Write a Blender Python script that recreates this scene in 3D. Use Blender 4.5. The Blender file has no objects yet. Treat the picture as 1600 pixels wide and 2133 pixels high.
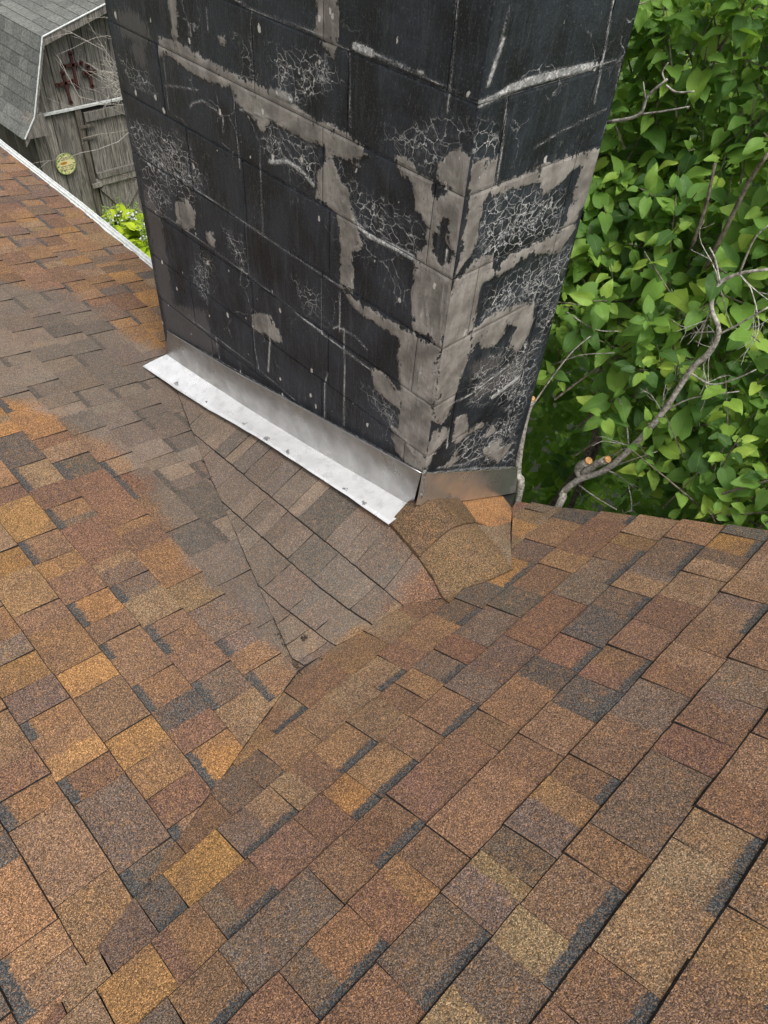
import bpy, bmesh, math, random
import numpy as np
from mathutils import Vector, Matrix

random.seed(7); rng = np.random.default_rng(11)
S = bpy.context.scene
COL = S.collection
EXPOSURE = 0.5

# ------------------------------------------------------------------ camera
F, CX, CY = 1530.0, 800.0, 1066.5            # focal length and centre in photo pixels (1600 wide)
def _d(p):
    v = np.array([p[0]-CX, p[1]-CY, F]); return v/np.linalg.norm(v)
_U, _s, _V = np.linalg.svd(np.stack([_d((3000, -423)), _d((-1479, -830)), -_d((650, 2500))], 1))
Q = _U@_V                                     # world -> camera (right, down, forward)
CAM = np.array([-1.299, -1.029, 1.142])
cd = bpy.data.cameras.new('camera'); cam = bpy.data.objects.new('camera', cd); COL.objects.link(cam)
cd.sensor_fit = 'HORIZONTAL'; cd.sensor_width = 36; cd.lens = 36*F/1600
cd.clip_start = 0.05; cd.clip_end = 400
m = Matrix(); m.col[0][:3] = Q[0]; m.col[1][:3] = -Q[1]; m.col[2][:3] = -Q[2]; m.col[3][:3] = CAM
cam.matrix_world = m; S.camera = cam

# ------------------------------------------------------------------ daylight (bright overcast)
SUN_EL, SUN_AZ = math.radians(64), math.atan2(-0.95, -0.32)     # towards the sun, angle from +X
w = bpy.data.worlds.new('World'); S.world = w; w.use_nodes = True
nt = w.node_tree; nt.nodes.clear()
sky = nt.nodes.new('ShaderNodeTexSky'); sky.sky_type = 'NISHITA'; sky.sun_disc = False
sky.sun_elevation = SUN_EL; sky.sun_rotation = math.pi/2 - SUN_AZ
sky.air_density = 1.0; sky.dust_density = 6.0; sky.ozone_density = 1.0
hs = nt.nodes.new('ShaderNodeHueSaturation'); hs.inputs['Saturation'].default_value = 0.2
bg = nt.nodes.new('ShaderNodeBackground'); bg.inputs[1].default_value = 0.15
out = nt.nodes.new('ShaderNodeOutputWorld')
nt.links.new(sky.outputs[0], hs.inputs['Color']); nt.links.new(hs.outputs[0], bg.inputs[0]); nt.links.new(bg.outputs[0], out.inputs[0])
sl = bpy.data.lights.new('sun', 'SUN'); sl.energy = 1.15; sl.angle = math.radians(14); sl.color = (1, .965, .91)
so = bpy.data.objects.new('sun', sl); COL.objects.link(so)
sdir = Vector((math.cos(SUN_EL)*math.cos(SUN_AZ), math.cos(SUN_EL)*math.sin(SUN_AZ), math.sin(SUN_EL)))
so.rotation_euler = sdir.to_track_quat('Z', 'Y').to_euler(); so.location = (3, -6, 9)
S.view_settings.view_transform = 'Standard'; S.view_settings.look = 'None'
S.view_settings.exposure = EXPOSURE; S.view_settings.gamma = 1; S.view_settings.use_curve_mapping = False

# ------------------------------------------------------------------ helpers
ex, ey, ez = np.eye(3)
def ray(p): return Q.T@_d(p)
def hit(p, n, k):
    r = ray(p); t = (k-n@CAM)/(n@r); return CAM+t*r
def proj(P):
    q = Q@(np.asarray(P, float)-CAM); return np.array([q[0]/q[2]*F+CX, q[1]/q[2]*F+CY])
def lin(r, g, b, k=1.0):
    f = lambda c: (c/12.92 if c <= .04045 else ((c+.055)/1.055)**2.4)
    return (f(r/255)*k, f(g/255)*k, f(b/255)*k)
def prop(o, label=None, cat=None, group=None, kind=None):
    for k, v in (('label', label), ('category', cat), ('group', group), ('kind', kind)):
        if v: o[k] = v
    return o
def empty(name, loc=(0, 0, 0), **kw):
    o = bpy.data.objects.new(name, None); COL.objects.link(o); o.location = loc; o.empty_display_size = .1
    return prop(o, **kw)
def wloc(o):
    p = Vector((0, 0, 0))
    while o: p += o.location; o = o.parent
    return p
def link(name, me, parent=None, loc=None, **kw):
    """link mesh data given in world coordinates below parent"""
    o = bpy.data.objects.new(name, me); COL.objects.link(o)
    if parent: o.parent = parent
    return prop(o, **kw)
def mesh(name, vs, fs, mat, parent=None, smooth=False, origin=None, attrs=None, uv=None, mi=None, **kw):
    """vs in world coordinates; origin = world point that becomes the object's origin"""
    vs = np.asarray(vs, float).reshape(-1, 3)
    po = wloc(parent) if parent else Vector((0, 0, 0))
    og = Vector(origin) if origin is not None else Vector(vs.mean(0) if len(vs) else (0, 0, 0))
    me = bpy.data.meshes.new(name); me.from_pydata((vs-np.array(og)).tolist(), [], fs); me.update()
    if smooth: me.polygons.foreach_set('use_smooth', [True]*len(me.polygons))
    for k, a in (attrs or {}).items():
        a = np.asarray(a, np.float32)
        if a.ndim == 2:
            at = me.attributes.new(k, 'FLOAT_COLOR', 'POINT'); at.data.foreach_set('color', np.c_[a, np.ones(len(a))].astype(np.float32).ravel())
        else:
            at = me.attributes.new(k, 'FLOAT', 'POINT'); at.data.foreach_set('value', a)
    if uv is not None:
        ul = me.uv_layers.new(name='UVMap'); li = np.zeros(len(me.loops), np.int32); me.loops.foreach_get('vertex_index', li)
        ul.data.foreach_set('uv', np.asarray(uv, np.float32)[li].ravel())
    if mat: me.materials.append(mat)
    if mi is not None: me.materials.append(M['edge']); me.polygons.foreach_set('material_index', np.asarray(mi, np.int32))
    o = bpy.data.objects.new(name, me); COL.objects.link(o)
    if parent: o.parent = parent
    o.location = og-po
    return prop(o, **kw)
class MB:
    def __init__(s): s.v = []; s.f = []
    def add(s, vs, fs):
        n = len(s.v); s.v += [tuple(p) for p in vs]; s.f += [tuple(i+n for i in f) for f in fs]
    def box(s, a, b, ax=None, org=None):
        c = [(x, y, z) for z in (a[2], b[2]) for y in (a[1], b[1]) for x in (a[0], b[0])]
        if ax is not None: c = [tuple(np.asarray(org)+p[0]*ax[0]+p[1]*ax[1]+p[2]*ax[2]) for p in c]
        s.add(c, [(0, 2, 3, 1), (4, 5, 7, 6), (0, 1, 5, 4), (2, 6, 7, 3), (0, 4, 6, 2), (1, 3, 7, 5)])
    def tube(s, pts, rad, n=7, sm=3, cap=True, wob=0.0):
        pts = np.asarray(pts, float); rad = np.broadcast_to(np.asarray(rad, float), (len(pts),)) if np.ndim(rad) == 0 or len(rad) == len(pts) else np.linspace(rad[0], rad[-1], len(pts))
        if sm > 1 and len(pts) > 2:
            P = np.vstack([2*pts[0]-pts[1], pts, 2*pts[-1]-pts[-2]]); o = []; ro = []
            for i in range(len(pts)-1):
                for t in np.linspace(0, 1, sm, endpoint=False):
                    a, b, c, d = P[i:i+4]
                    o.append(.5*(2*b+(c-a)*t+(2*a-5*b+4*c-d)*t*t+(3*b-a-3*c+d)*t**3)); ro.append(rad[i]*(1-t)+rad[i+1]*t)
            o.append(pts[-1]); ro.append(rad[-1]); pts = np.array(o); rad = np.array(ro)
        T = np.gradient(pts, axis=0); T /= np.linalg.norm(T, axis=1)[:, None]+1e-9
        u = np.cross(T[0], [.3, .2, .9]); u /= np.linalg.norm(u); V = []
        for i in range(len(pts)):
            u = u-(u@T[i])*T[i]; u /= np.linalg.norm(u); v = np.cross(T[i], u)
            for k in range(n):
                a = 2*math.pi*k/n; rr = rad[i]*(1+wob*(random.random()-.5))
                V.append(pts[i]+rr*(math.cos(a)*u+math.sin(a)*v))
        Fs = [(i*n+k, i*n+(k+1) % n, (i+1)*n+(k+1) % n, (i+1)*n+k) for i in range(len(pts)-1) for k in range(n)]
        if cap: Fs += [tuple(range(n))[::-1], tuple((len(pts)-1)*n+k for k in range(n))]
        s.add(V, Fs)
    def build(s, name, mat, parent=None, **kw): return mesh(name, s.v, s.f, mat, parent, **kw)

def clip(subj, A, n, k):
    """keep part of polygon with n.p <= k"""
    o = []
    for i in range(len(subj)):
        a, b = subj[i], subj[(i+1) % len(subj)]; da, db = n[0]*a[0]+n[1]*a[1]-k, n[0]*b[0]+n[1]*b[1]-k
        if da <= 0: o.append(a)
        if (da < 0 < db) or (db < 0 < da):
            t = da/(da-db); o.append((a[0]+t*(b[0]-a[0]), a[1]+t*(b[1]-a[1])))
    return o
def cell_clip(poly, u0, u1, v0, v1):
    for n, k in (((-1, 0), -u0), ((1, 0), u1), ((0, -1), -v0), ((0, 1), v1)):
        poly = clip(poly, None, n, k)
        if len(poly) < 3: return []
    return poly
def parea(p): return .5*sum(p[i][0]*p[(i+1) % len(p)][1]-p[(i+1) % len(p)][0]*p[i][1] for i in range(len(p)))
def sdf(poly, X, Y):
    """signed distance, positive inside"""
    P = np.asarray(poly, float); d = np.full(X.shape, 1e9); ins = np.zeros(X.shape, bool)
    for i in range(len(P)):
        a, b = P[i], P[(i+1) % len(P)]; e = b-a; t = np.clip(((X-a[0])*e[0]+(Y-a[1])*e[1])/(e@e+1e-12), 0, 1)
        d = np.minimum(d, np.hypot(X-a[0]-t*e[0], Y-a[1]-t*e[1]))
        c = ((a[1] > Y) != (b[1] > Y)) & (X < (b[0]-a[0])*(Y-a[1])/(b[1]-a[1]+1e-12)+a[0]); ins ^= c
    return np.where(ins, d, -d)
def ldist(line, X, Y):
    P = np.asarray(line, float); d = np.full(X.shape, 1e9)
    for a, b in zip(P[:-1], P[1:]):
        e = b-a; t = np.clip(((X-a[0])*e[0]+(Y-a[1])*e[1])/(e@e+1e-12), 0, 1)
        d = np.minimum(d, np.hypot(X-a[0]-t*e[0], Y-a[1]-t*e[1]))
    return d

# ------------------------------------------------------------------ materials
class N:
    def __init__(s, name):
        s.m = bpy.data.materials.new(name); s.m.use_nodes = True; s.t = s.m.node_tree; s.t.nodes.clear()
        s.out = s.n('ShaderNodeOutputMaterial'); s.b = s.n('ShaderNodeBsdfPrincipled'); s.l(s.b.outputs[0], s.out.inputs[0])
    def n(s, t, **kw):
        x = s.t.nodes.new(t)
        for k, v in kw.items(): setattr(x, k, v)
        return x
    def l(s, a, b): s.t.links.new(a, b)
    def put(s, sock, v):
        if hasattr(v, 'is_output') or isinstance(v, bpy.types.NodeSocket): s.l(v, sock)
        elif isinstance(v, tuple) and len(v) == 3 and sock.type == 'RGBA': sock.default_value = (*v, 1)
        else: sock.default_value = v
    def math(s, op, a, b=0.0, c=None, clamp=False):
        x = s.n('ShaderNodeMath', operation=op, use_clamp=clamp); s.put(x.inputs[0], a); s.put(x.inputs[1], b)
        if c is not None: s.put(x.inputs[2], c)
        return x.outputs[0]
    def mix(s, f, a, b, mode='MIX'):
        x = s.n('ShaderNodeMix', data_type='RGBA', blend_type=mode); s.put(x.inputs[0], f); s.put(x.inputs[6], a); s.put(x.inputs[7], b); return x.outputs[2]
    def step(s, v, a, b, o0=0.0, o1=1.0):
        x = s.n('ShaderNodeMapRange', interpolation_type='SMOOTHSTEP'); s.put(x.inputs[0], v)
        for i, q in enumerate((a, b, o0, o1)): s.put(x.inputs[i+1], q)
        return x.outputs[0]
    def noise(s, vec, scale, detail=3, rough=.55, col=False, dist=0):
        x = s.n('ShaderNodeTexNoise'); s.put(x.inputs['Vector'], vec); x.inputs['Scale'].default_value = scale; x.inputs['Detail'].default_value = detail
        x.inputs['Roughness'].default_value = rough; x.inputs['Distortion'].default_value = dist; return x.outputs[1 if col else 0]
    def voro(s, vec, scale, feat='F1', out='Distance', rnd=1):
        x = s.n('ShaderNodeTexVoronoi', feature=feat); s.put(x.inputs['Vector'], vec); x.inputs['Scale'].default_value = scale; x.inputs['Randomness'].default_value = rnd
        return x.outputs[out]
    def pos(s, sc=(1, 1, 1)):
        g = s.n('ShaderNodeNewGeometry'); v = s.n('ShaderNodeVectorMath', operation='MULTIPLY'); s.l(g.outputs['Position'], v.inputs[0]); v.inputs[1].default_value = sc; return v.outputs[0]
    def obj(s, sc=(1, 1, 1), off=True):
        g = s.n('ShaderNodeTexCoord'); v = s.n('ShaderNodeVectorMath', operation='MULTIPLY_ADD'); s.l(g.outputs['Object'], v.inputs[0]); v.inputs[1].default_value = sc
        if off:
            r = s.n('ShaderNodeObjectInfo'); k = s.math('MULTIPLY', r.outputs['Random'], 37.0); s.l(k, v.inputs[2])
        return v.outputs[0]
    def attr(s, n, o=2): return s.n('ShaderNodeAttribute', attribute_name=n).outputs[o]
    def rand(s): return s.n('ShaderNodeObjectInfo').outputs['Random']
    def ramp(s, f, st):
        x = s.n('ShaderNodeValToRGB'); s.put(x.inputs[0], f); e = x.color_ramp.elements
        while len(e) < len(st): e.new(.5)
        for q, (p, c) in zip(e, st): q.position = p; q.color = (*c, 1)
        return x.outputs[0]
    def bump(s, h, st=.3, d=.002, nrm=None):
        x = s.n('ShaderNodeBump'); x.inputs['Strength'].default_value = st; x.inputs['Distance'].default_value = d; s.put(x.inputs['Height'], h)
        if nrm: s.l(nrm, x.inputs['Normal'])
        s.l(x.outputs[0], s.b.inputs['Normal']); return x.outputs[0]
    def fin(s, color=None, rough=.8, metal=0, spec=.5, **kw):
        if color is not None: s.put(s.b.inputs['Base Color'], color)
        s.put(s.b.inputs['Roughness'], rough); s.put(s.b.inputs['Metallic'], metal); s.put(s.b.inputs['Specular IOR Level'], spec)
        return s.m

def mat_edge():
    s = N('asphalt_cut_edge'); P = s.pos(); n = s.noise(P, 220, 3)
    return s.fin(s.mix(s.step(n, .45, .7), lin(38, 36, 35), lin(72, 66, 60)), .95, 0, .2)
def mat_shingle():
    s = N('asphalt_granules')
    uvn = s.n('ShaderNodeUVMap', uv_map='UVMap'); uv = uvn.outputs[0]
    P = s.pos()
    base = s.mix(s.step(s.math('ADD', s.attr('mu'), s.math('MULTIPLY', s.math('SUBTRACT', s.noise(P, 55, 4, .6), .5), 1.6)), -.12, .12), s.attr('tint', 0), s.attr('tint2', 0)); band = s.attr('band'); dust = s.attr('dust'); v = s.attr('vv')
    big = s.noise(P, 9, 4); med = s.noise(P, 45, 3)
    # soft blotches in the granule blend
    c = s.mix(s.step(big, .40, .66), base, s.mix(.5, base, lin(96, 78, 68)))
    c = s.mix(s.math('MULTIPLY', s.step(med, .5, .75), .35), c, lin(150, 112, 72))
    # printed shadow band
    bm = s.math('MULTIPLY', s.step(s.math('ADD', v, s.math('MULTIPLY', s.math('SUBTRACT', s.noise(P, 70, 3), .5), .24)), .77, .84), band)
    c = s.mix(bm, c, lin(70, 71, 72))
    # cement dust and washed-off film
    dm = s.step(s.math('ADD', dust, s.math('MULTIPLY', s.math('SUBTRACT', s.noise(P, 14, 5, .6), .5), .16)), -.035, .05)
    dm = s.math('MULTIPLY', dm, s.step(s.noise(P, 5, 3), .2, .55, .66, .92))
    hsv = s.n('ShaderNodeHueSaturation'); hsv.inputs['Saturation'].default_value = .45; hsv.inputs['Value'].default_value = .9; s.l(c, hsv.inputs['Color'])
    dc = s.mix(s.step(s.noise(P, 4, 3), .35, .6, .30, .55), hsv.outputs[0], lin(90, 85, 77))
    c = s.mix(dm, c, dc)
    # granules
    vn = s.n('ShaderNodeTexVoronoi'); s.l(P, vn.inputs['Vector']); vn.inputs['Scale'].default_value = 500
    sep = s.n('ShaderNodeSeparateColor'); s.l(vn.outputs['Color'], sep.inputs[0])
    g = s.ramp(sep.outputs[0], [(0, (.26, .26, .27)), (.35, (.66, .65, .64)), (.7, (1.05, 1.04, 1.02)), (.88, (1.6, 1.58, 1.52)), (1, (2.5, 2.45, 2.3))])
    gf = s.math('SUBTRACT', 1.0, s.math('MULTIPLY', dm, .4))
    c2 = s.mix(gf, c, s.mix(1.0, c, g, 'MULTIPLY'))
    c3 = s.mix(s.math('MULTIPLY', s.step(sep.outputs[1], .86, .88), .35), c2, lin(178, 128, 74))
    h = s.math('ADD', s.math('MULTIPLY', vn.outputs['Distance'], -1.0), s.math('MULTIPLY', med, 2.0))
    s.bump(h, .55, .0016)
    return s.fin(c3, .92, 0, .25)

def mat_chimney():
    s = N('tar_coated_block')
    P = s.pos(); Pb = s.pos((1, 1, .18)); 
    n1 = s.noise(P, 38, 6, .65); n2 = s.noise(Pb, 150, 4, .6); nb = s.noise(P, 7, 4); nf = s.noise(P, 260, 2)
    tan = s.attr('tan'); film = s.attr('film'); crk = s.attr('crk'); wht = s.attr('wht'); jnt = s.attr('joint')
    rag = s.math('ADD', s.math('MULTIPLY', s.math('SUBTRACT', n1, .5), .05), s.math('MULTIPLY', s.math('SUBTRACT', n2, .5), .022))
    fleck = s.step(s.math('ADD', s.noise(P, 30, 6, .7), s.math('MULTIPLY', tan, -3.0)), .56, .60); tm = s.math('MULTIPLY', s.step(s.math('ADD', tan, rag), -.0012, .0022), s.math('SUBTRACT', 1.0, fleck))
    # tar paint
    tar = s.mix(s.step(nb, .3, .7), lin(16, 18, 22), lin(42, 47, 55))
    tar = s.mix(s.math('MULTIPLY', s.step(s.noise(s.pos((1, 1, .12)), 26, 5, .65), .52, .78), .55), tar, lin(74, 76, 80))
    tar = s.mix(s.math('MULTIPLY', s.step(nf, .6, .8), .5), tar, lin(74, 75, 78))
    grit = s.noise(P, 180, 4, .7)
    tar = s.mix(s.math('MULTIPLY', s.step(s.noise(s.pos((1, 1, .10)), 75, 4, .7), .5, .72), .42), tar, lin(66, 69, 74))
    tar = s.mix(s.math('MULTIPLY', s.step(grit, .56, .68), .55), tar, lin(96, 98, 101))
    tar = s.mix(s.math('MULTIPLY', s.step(grit, .42, .3), .6), tar, lin(15, 16, 18))
    fm = s.math('MULTIPLY', s.step(s.math('ADD', film, s.math('MULTIPLY', s.math('SUBTRACT', s.noise(s.pos((1, 1, .3)), 90, 5, .75), .5), .16)), -.006, .006), .5)
    c = s.mix(fm, tar, lin(98, 94, 92))
    # parging
    tc = s.mix(s.step(s.noise(P, 14, 5), .3, .7), lin(102, 97, 91), lin(150, 145, 138))
    tc = s.mix(s.math('MULTIPLY', s.step(n2, .5, .75), .45), tc, lin(98, 90, 82))
    tc = s.mix(s.step(s.noise(s.pos((1, 1, .5)), 19, 6, .7), .60, .80), tc, lin(196, 192, 186))
    c = s.mix(tm, c, tc)
    ch = s.math('MULTIPLY', s.step(s.noise(P, 6, 4), .5, .68), s.step(s.noise(s.pos((1, 1, .4)), 110, 5, .8), .55, .68)); c = s.mix(s.math('MULTIPLY', ch, .62), c, lin(140, 140, 138))
    # cracked network
    dv = s.n('ShaderNodeVectorMath', operation='MULTIPLY_ADD'); s.l(s.noise(P, 42, 5, .7, col=True), dv.inputs[0]); dv.inputs[1].default_value = (.024, .024, .030); dw = s.n('ShaderNodeVectorMath', operation='MULTIPLY_ADD'); s.l(s.noise(P, 10, 3, .6, col=True), dw.inputs[0]); dw.inputs[1].default_value = (.10, .10, .10); s.l(s.pos((1, 1, 1.35)), dw.inputs[2]); s.l(dw.outputs[0], dv.inputs[2])
    e1 = s.voro(dv.outputs[0], 27, 'DISTANCE_TO_EDGE'); e2 = s.voro(dv.outputs[0], 46, 'DISTANCE_TO_EDGE'); e3 = s.voro(dv.outputs[0], 7.5, 'DISTANCE_TO_EDGE')
    wv = s.math('MULTIPLY', s.step(s.noise(P, 17, 3), .30, .56, .4, 1.0), s.step(s.noise(P, 75, 4, .7), .34, .52, .4, 1.0))
    l1 = s.math('MULTIPLY', s.step(s.math('ADD', e1, s.math('MULTIPLY', s.noise(P, 14, 3), .03)), .022, .060, 1, 0), wv); l2 = s.math('MULTIPLY', s.step(e2, .012, .06, 1, 0), s.math('MULTIPLY', s.step(s.noise(P, 9, 2), .5, .6), .7))
    cm = s.step(s.math('ADD', crk, s.math('MULTIPLY', s.math('SUBTRACT', n1, .5), .09)), -.02, .045)
    cm2 = s.step(s.math('ADD', crk, s.math('MULTIPLY', s.math('SUBTRACT', nb, .5), .10)), .0, .06)
    ln = s.math('MAXIMUM', s.math('MULTIPLY', l1, cm), s.math('MULTIPLY', l2, cm2))
    l3 = s.math('MULTIPLY', s.math('MULTIPLY', s.step(e3, .004, .016, 1, 0), s.step(s.noise(P, 4, 3), .54, .64)), s.step(s.noise(P, 60, 4, .7), .4, .6, .05, .5))
    ln = s.math('MAXIMUM', ln, s.math('MULTIPLY', l3, .8))
    ln = s.math('MULTIPLY', ln, s.math('SUBTRACT', 1.0, s.math('MULTIPLY', tm, .8)))
    halo = s.math('MULTIPLY', s.math('MULTIPLY', cm2, s.step(s.noise(P, 48, 6, .75), .48, .72)), .5)
    c = s.mix(halo, c, lin(150, 150, 150))
    c = s.mix(ln, c, lin(222, 222, 220))
    # efflorescence strokes
    fine = s.math('SUBTRACT', s.noise(P, 210, 5, .8), .5); brk = s.noise(P, 34, 5, .7)
    wob = s.math('MULTIPLY', s.math('SUBTRACT', s.noise(P, 45, 4, .65), .5), .007)
    core = s.step(s.math('ADD', s.math('ADD', wht, wob), s.math('MULTIPLY', fine, .007)), -.0006, .0016)
    core = s.math('MULTIPLY', s.math('MULTIPLY', core, s.step(brk, .34, .56, .18, 1.0)), s.step(s.noise(P, 120, 5, .75), .36, .56, .25, 1.0)); core = s.math('MULTIPLY', core, s.step(s.math('ADD', wht, s.math('MULTIPLY', fine, .010)), -.001, .007, .62, 1.0))
    fuzz = s.math('MULTIPLY', s.step(s.math('ADD', wht, s.math('MULTIPLY', fine, .04)), -.003, .008), .45)
    wm = s.math('MAXIMUM', core, fuzz)
    wm = s.math('MULTIPLY', wm, s.math('SUBTRACT', 1.0, s.math('MULTIPLY', tm, .75)))
    c = s.mix(wm, c, lin(206, 205, 202))
    # lime specks
    sp = s.n('ShaderNodeTexVoronoi'); s.l(s.pos((1, 1, .62)), sp.inputs['Vector']); sp.inputs['Scale'].default_value = 24
    ss = s.n('ShaderNodeSeparateColor'); s.l(sp.outputs['Color'], ss.inputs[0])
    sm = s.step(s.math('ADD', s.math('SUBTRACT', sp.outputs['Distance'], s.math('MULTIPLY', s.math('POWER', ss.outputs[0], 9.0), .17)), s.math('MULTIPLY', s.math('SUBTRACT', s.noise(P, 100, 4, .7), .5), .34)), -.03, .01, 1, 0)
    sm = s.math('MULTIPLY', sm, s.step(ss.outputs[0], .72, .8))
    c = s.mix(s.math('MULTIPLY', sm, .85), c, lin(200, 196, 188))
    sp2 = s.voro(P, 95); fs = s.math('MULTIPLY', s.step(sp2, .05, .14, 1, 0), s.step(s.noise(P, 10, 3), .5, .62)); c = s.mix(s.math('MULTIPLY', fs, .5), c, lin(150, 150, 150))
    # mortar in the joints
    jm = s.math('MULTIPLY', jnt, s.step(s.noise(P, 26, 5, .65), .38, .62, .12, .9))
    c = s.mix(jm, c, lin(150, 147, 142))
    h = s.math('ADD', s.math('MULTIPLY', tm, 1.0), s.math('ADD', s.math('MULTIPLY', n2, .5), s.math('MULTIPLY', ln, -.7)))
    h = s.math('ADD', h, s.math('ADD', s.math('MULTIPLY', wm, .5), s.math('MULTIPLY', n1, .7)))
    s.bump(h, 1.0, .0045)
    return s.fin(c, s.math('ADD', .52, s.math('MULTIPLY', tm, .36)), 0, .42)

def mat_metal(metal=.92, ca=(.86, .87, .87), cb=(.74, .75, .755)):
    s = N('mill_aluminium')
    P = s.pos(); n = s.noise(P, 11, 4); f = s.noise(s.pos((8, 1, 8)), 60, 3)
    c = s.mix(s.step(n, .35, .7), ca, cb)
    sp = s.step(s.noise(P, 55, 5, .7), .62, .72)
    c = s.mix(s.math('MULTIPLY', sp, .55), c, (.38, .38, .38)); c = s.mix(s.math('MULTIPLY', s.step(s.noise(P, 24, 5, .65), .48, .7), .45), c, (.52, .52, .52))
    s.bump(s.math('ADD', n, s.math('MULTIPLY', f, .04)), .5, .006)
    return s.fin(c, s.step(n, .3, .7, .26, .42), metal, .5)
def mat_simple(name, c1, c2, rough=.8, sc=20, bump=.2, metal=0, spec=.4, stretch=(1, 1, 1)):
    s = N(name); P = s.pos(stretch); n = s.noise(P, sc, 5, .6)
    s.bump(n, bump, .004); return s.fin(s.mix(s.step(n, .32, .68), c1, c2), rough, metal, spec)
def mat_wood(name, a, b, dark, sc=(9, 9, .8)):
    s = N(name); P = s.obj(sc); g = s.noise(P, 7, 6, .65, dist=.6); st = s.noise(s.obj((30, 30, .7)), 5, 4)
    c = s.mix(s.step(g, .3, .68), dark, a); c = s.mix(s.math('MULTIPLY', s.step(st, .48, .7), .75), c, b)
    kn = s.noise(s.obj((3, 3, 1.2)), 3.2, 2); c = s.mix(s.math('MULTIPLY', s.step(kn, .62, .72), .5), c, dark)
    c = s.mix(1.0, c, s.ramp(s.rand(), [(0, (.72, .72, .72)), (1, (1.18, 1.16, 1.14))]), 'MULTIPLY')
    s.bump(s.math('ADD', g, st), .5, .004); return s.fin(c, .9, 0, .25)
def mat_leaf(name, cols, trans=.42):
    s = N(name); r = s.math('FRACT', s.math('ADD', s.rand(), s.attr('rnd')))
    uvn = s.n('ShaderNodeUVMap', uv_map='UVMap'); sx = s.n('ShaderNodeSeparateXYZ'); s.l(uvn.outputs[0], sx.inputs[0])
    c = s.ramp(r, cols)
    n = s.noise(s.pos(), 35, 3); c = s.mix(s.math('MULTIPLY', s.step(n, .5, .75), .3), c, s.mix(.5, c, lin(96, 120, 40)))
    # midrib and side veins
    au = s.math('ABSOLUTE', sx.outputs[0]); mid = s.step(au, .015, .06, 1, 0)
    wv = s.math('FRACT', s.math('MULTIPLY', s.math('SUBTRACT', sx.outputs[1], s.math('MULTIPLY', au, .45)), 6.0))
    ve = s.math('MULTIPLY', s.step(s.math('ABSOLUTE', s.math('SUBTRACT', wv, .5)), .0, .09, 1, 0), .45)
    vn = s.math('MAXIMUM', mid, ve)
    sp_ = s.step(s.noise(s.pos(), 26, 5, .7), .66, .74); c = s.mix(s.math('MULTIPLY', sp_, .4), c, lin(120, 110, 50)); c = s.mix(s.math('MULTIPLY', vn, .5), c, lin(146, 166, 92))
    s.bump(s.math('ADD', s.math('MULTIPLY', vn, -1.0), s.math('MULTIPLY', s.noise(s.pos(), 90, 2), .4)), .45, .003)
    s.fin(c, s.step(s.noise(s.pos(), 50, 2), .3, .7, .46, .68), 0, .38)
    tr = s.n('ShaderNodeBsdfTranslucent'); s.l(s.mix(.6, c, lin(150, 190, 50)), tr.inputs[0]); mx = s.n('ShaderNodeMixShader'); mx.inputs[0].default_value = trans
    s.l(s.b.outputs[0], mx.inputs[1]); s.l(tr.outputs[0], mx.inputs[2]); s.l(mx.outputs[0], s.out.inputs[0])
    return s.m

M = {}
M['edge'] = mat_edge()
M['shingle'] = mat_shingle(); M['chimney'] = mat_chimney(); M['metal'] = mat_metal(.92, (.46, .45, .435), (.36, .35, .34))  # upright flashing metal: colour darkened to stand in for its dim reflection
M['metal_side'] = mat_metal(.9, (.74, .72, .69), (.58, .565, .54))  # same sheet metal, colour lightened in place of brighter reflections
M['metal_foot'] = mat_metal(.5, (.92, .92, .915), (.78, .78, .78))  # same metal again, sky reflection painted in as near-white colour
M['white'] = mat_simple('white_painted_metal', lin(206, 208, 206), lin(176, 180, 178), .5, 30, .05)
M['deck'] = mat_simple('roof_felt', lin(44, 42, 40), lin(30, 30, 30), .95, 40)
M['siding'] = mat_simple('house_siding', lin(196, 190, 178), lin(178, 172, 160), .8, 12)
M['wood'] = mat_wood('weathered_board', lin(134, 130, 123), lin(176, 172, 165), lin(66, 62, 58))
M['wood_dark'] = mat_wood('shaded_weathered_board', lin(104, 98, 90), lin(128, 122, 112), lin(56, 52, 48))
M['bark'] = mat_simple('grey_bark', lin(136, 126, 112), lin(76, 68, 58), .9, 60, .6)
M['lichen'] = mat_simple('lichened_dead_wood', lin(186, 182, 172), lin(112, 106, 98), .9, 90, .6)
M['cut'] = mat_simple('fresh_cut_wood', lin(206, 166, 112), lin(168, 118, 68), .8, 120, .3)
M['rust'] = mat_simple('rusty_iron', lin(80, 42, 37), lin(52, 30, 28), .85, 60, .4)
M['sealant'] = mat_simple('smeared_sealant', lin(176, 176, 174), lin(96, 96, 98), .3, 160, .9, .55)
M['grass'] = mat_simple('lawn', lin(66, 88, 40), lin(44, 60, 30), .95, 3, .5)
M['soil'] = mat_simple('garden_soil', lin(58, 50, 40), lin(36, 31, 25), .95, 30, .6)
M['debris'] = mat_simple('leaf_litter', lin(62, 54, 46), lin(34, 30, 26), .95, 80, .6)
M['lilac'] = mat_leaf('lilac_leaf', [(0, lin(58, 92, 46)), (.3, lin(88, 128, 58)), (.65, lin(118, 158, 68)), (.9, lin(150, 184, 78)), (1, lin(178, 202, 86))])
M['hosta'] = mat_leaf('hosta_leaf', [(0, lin(150, 176, 30)), (.5, lin(172, 196, 36)), (1, lin(192, 208, 56))], .3)
M['petal'] = mat_simple('white_petal', lin(226, 226, 230), lin(200, 200, 210), .6, 30, .1)
M['stalk'] = mat_simple('flower_stalk_green', lin(140, 160, 84), lin(110, 136, 60), .6, 30, .1)

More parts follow.
